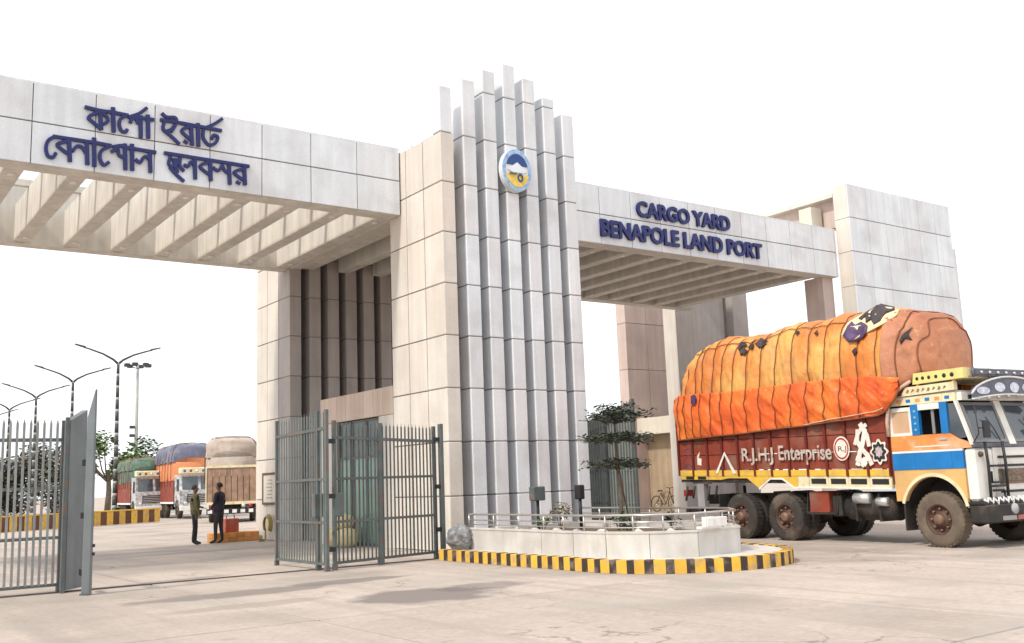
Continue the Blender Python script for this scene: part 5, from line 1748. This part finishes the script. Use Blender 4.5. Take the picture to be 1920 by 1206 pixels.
# ------------------------------------------------------------------ two men talking in the gateway
def person(label, loc, rz, shirt, trousers, seed, arms, hair=(.012, .010, .009), scale=1.0):
    J, E, rad = [], [], []

    def v(p, r):
        J.append(p)
        rad.append(r)
        return len(J) - 1
    # local frame: faces +x, y to its left
    pel = v((0, 0, .96), .135)
    ab = v((.01, 0, 1.10), .13)
    ch = v((.0, 0, 1.28), .145)
    up = v((-.01, 0, 1.42), .10)
    nk = v((.0, 0, 1.50), .052)
    hd = v((.02, 0, 1.60), .085)
    tp = v((.01, 0, 1.68), .075)
    E += [(pel, ab), (ab, ch), (ch, up), (up, nk), (nk, hd), (hd, tp)]
    hands = []
    for s_, (elb, wri) in zip((1, -1), arms):
        sh = v((-.01, s_ * .19, 1.40), .068)
        el = v((elb[0], s_ * elb[1], elb[2]), .047)
        wr = v((wri[0], s_ * wri[1], wri[2]), .032)
        d = (Vector((wri[0], s_ * wri[1], wri[2])) - Vector((elb[0], s_ * elb[1], elb[2]))).normalized()
        hp = Vector((wri[0], s_ * wri[1], wri[2])) + d * .075
        pa = v(tuple(hp), .034)
        E += [(up, sh), (sh, el), (el, wr), (wr, pa)]
        hands.append((hp, d, s_))
    st = .04
    for s_ in (1, -1):
        hip = v((0, s_ * .095, .90), .10)
        kn = v((.02 + s_ * st * .5, s_ * .11, .50), .065)
        an = v((-.01 + s_ * st, s_ * .12, .10), .045)
        to = v((.10 + s_ * st, s_ * .135, .045), .042)
        to2 = v((.17 + s_ * st, s_ * .145, .035), .032)
        E += [(pel, hip), (hip, kn), (kn, an), (an, to), (to, to2)]
    me = bpy.data.meshes.new('sk')
    me.from_pydata(J, E, [])
    o = bpy.data.objects.new('sk', me)
    COL.objects.link(o)
    md = o.modifiers.new('skin', 'SKIN')
    sv = me.skin_vertices[0].data
    for i, r in enumerate(rad):
        sv[i].radius = (r, r * (1.18 if i in (ab, ch, pel) else 1))
    for i in range(len(J)):
        sv[i].use_root = (i == pel)
    md.use_smooth_shade = True
    o.modifiers.new('sub', 'SUBSURF').levels = 2
    o.modifiers['sub'].render_levels = 2
    bpy.context.view_layer.update()
    dg = bpy.context.evaluated_depsgraph_get()
    bm_ = bpy.data.meshes.new_from_object(o.evaluated_get(dg))
    bpy.data.objects.remove(o)
    mb = MB()
    mb.add([q.co.copy() for q in bm_.vertices], [list(p.vertices) for p in bm_.polygons], 0, True)
    M_SKIN = mat('skin_brown', (.20, .105, .065), .55, var=.06)
    mats = [M_SKIN, shirt, trousers, mat('shoe_black', (.02, .018, .016), .5)]
    for k, f in enumerate(mb.f):
        c = sum((Vector(mb.v[i]) for i in f), Vector()) / len(f)
        near = min((c - h[0]).length for h in hands)
        if near < .10 or c.z > 1.475:
            mi = 0
        elif c.z < .085:
            mi = 3
        elif c.z < .94 and abs(c.y) < .235 and near > .16 and abs(c.x) < .16 and c.z < .9:
            mi = 2
        else:
            mi = 1
        mb.m[k] = mi
    for hp, d, s_ in hands:       # four fingers and a thumb
        sd = d.cross(Vector((0, 0, 1) if abs(d.z) < .9 else (1, 0, 0))).normalized()
        n_ = sd.cross(d)
        for q, ln_ in zip((-1.5, -.5, .5, 1.5), (.065, .08, .075, .055)):
            b0 = hp + sd * q * .016 + d * .02
            mb.tube([b0, b0 + d * ln_ * .5 + n_ * .004, b0 + d * ln_ + n_ * .022], [.0085, .008, .006], 6)
        b0 = hp - d * .03 + sd * .028
        mb.tube([b0, b0 + sd * .022 + d * .03, b0 + sd * .026 + d * .06], [.010, .009, .007], 6)
    # nose, ears
    mb.add([(.095, 0, 1.645), (.125, 0, 1.60), (.10, .016, 1.598), (.10, -.016, 1.598)], [(0, 1, 2), (0, 3, 1), (1, 3, 2)])
    for s_ in (1, -1):
        mb.lathe([(0, -.008), (.03, -.005), (.03, .006), (0, .01)], (.01, s_ * .088, 1.61), 'y', 10)
    root = mb.build('person', mats, None)
    root.location = loc
    root.rotation_euler = (0, 0, rz)
    root.scale = (scale,) * 3
    tag(root, label, 'person', 'men talking in the gateway')
    hr = bmesh.new()
    bmesh.ops.create_icosphere(hr, subdivisions=3, radius=1)
    for q in hr.verts:
        q.co = Vector((q.co.x * .102 - .005, q.co.y * .096, q.co.z * .098)) * (1 + .05 * noise.noise(q.co * 9)) + Vector((0, 0, 1.655))
    bmesh.ops.delete(hr, geom=[q for q in hr.verts if (q.co.x > .045 and q.co.z < 1.69) or q.co.z < 1.60], context='VERTS')
    hm = bpy.data.meshes.new('hair')
    hr.to_mesh(hm)
    hr.free()
    hm.materials.append(mat('hair_black', hair, .6))
    ho = bpy.data.objects.new('hair', hm)
    COL.objects.link(ho)
    ho.parent = root
    for s_ in (1, -1):
        MB().lathe([(0, 0), (.011, 0), (.008, .006), (0, .008)], (.092, s_ * .032, 1.635), 'x', 8).build('eye', M_DARK, root, world=False, loc=(0, 0, 0))
    MB().box(.088, .100, -.025, .025, 1.565, 1.573).build('mouth', mat('lip', (.16, .06, .05), .5), root, world=False, loc=(0, 0, 0))
    sw = mb
    return root


person('man in an olive green shirt and black trousers facing his companion', (10.02, 30.72, 0), R(-15), mat('shirt_olive', (.115, .105, .045), .8, var=.2, vscale=6), mat('trousers_black', (.02, .02, .024), .8, var=.2), 1,
       (((.03, .27, 1.14), (.20, .20, 1.08)), ((.02, .28, 1.13), (.10, .26, .90))), scale=1.03)
person('man in a dark navy jacket standing with his back half turned', (10.72, 30.58, 0), R(130), mat('jacket_navy', (.022, .018, .032), .75, var=.25, vscale=6), mat('trousers_charcoal', (.035, .03, .032), .8, var=.2), 2,
       (((-.02, .28, 1.13), (.12, .22, 1.02)), ((.0, .29, 1.14), (.14, .24, 1.0))), scale=1.06)

# bicycle leaning against the ochre wall at the far right lane
bi = thing('bicycle', 'dark bicycle leaning on the ochre wall behind the truck', 'bicycle', (30.75, 31.9, 0))
bx_ = 30.82
for y in (31.3, 32.35):
    w = MB()
    w.tube([(bx_, y + .33 * math.cos(R(a)), .34 + .33 * math.sin(R(a))) for a in range(0, 361, 15)], .022, 6)
    wh = w.build('wheel', M_TYRE, bi)
    sp = MB()
    for k in range(10):
        a = R(36 * k)
        sp.tube([(bx_, y, .34), (bx_, y + .32 * math.cos(a), .34 + .32 * math.sin(a))], .004, 4)
    sp.build('spokes', M_CHROME, wh)
MB().tube([(bx_, 31.3, .34), (bx_, 31.5, .85), (bx_, 32.05, .80), (bx_, 31.78, .32), (bx_, 31.5, .85)], .02, 6).tube([(bx_, 32.05, .8), (bx_, 32.35, .34), (bx_, 31.78, .32)], .018, 6).build('frame', M_DARK, bi)
MB().tube([(bx_ - .22, 31.45, 1.04), (bx_, 31.5, 1.0), (bx_ + .2, 31.45, 1.04)], .014, 6).tube([(bx_, 31.5, .85), (bx_, 31.5, 1.0)], .016, 6).build('handlebar', M_DARK, bi)
MB().cbox(bx_ - .07, bx_ + .07, 31.98, 32.2, .86, .92, .02).build('saddle', M_DARK, bi)
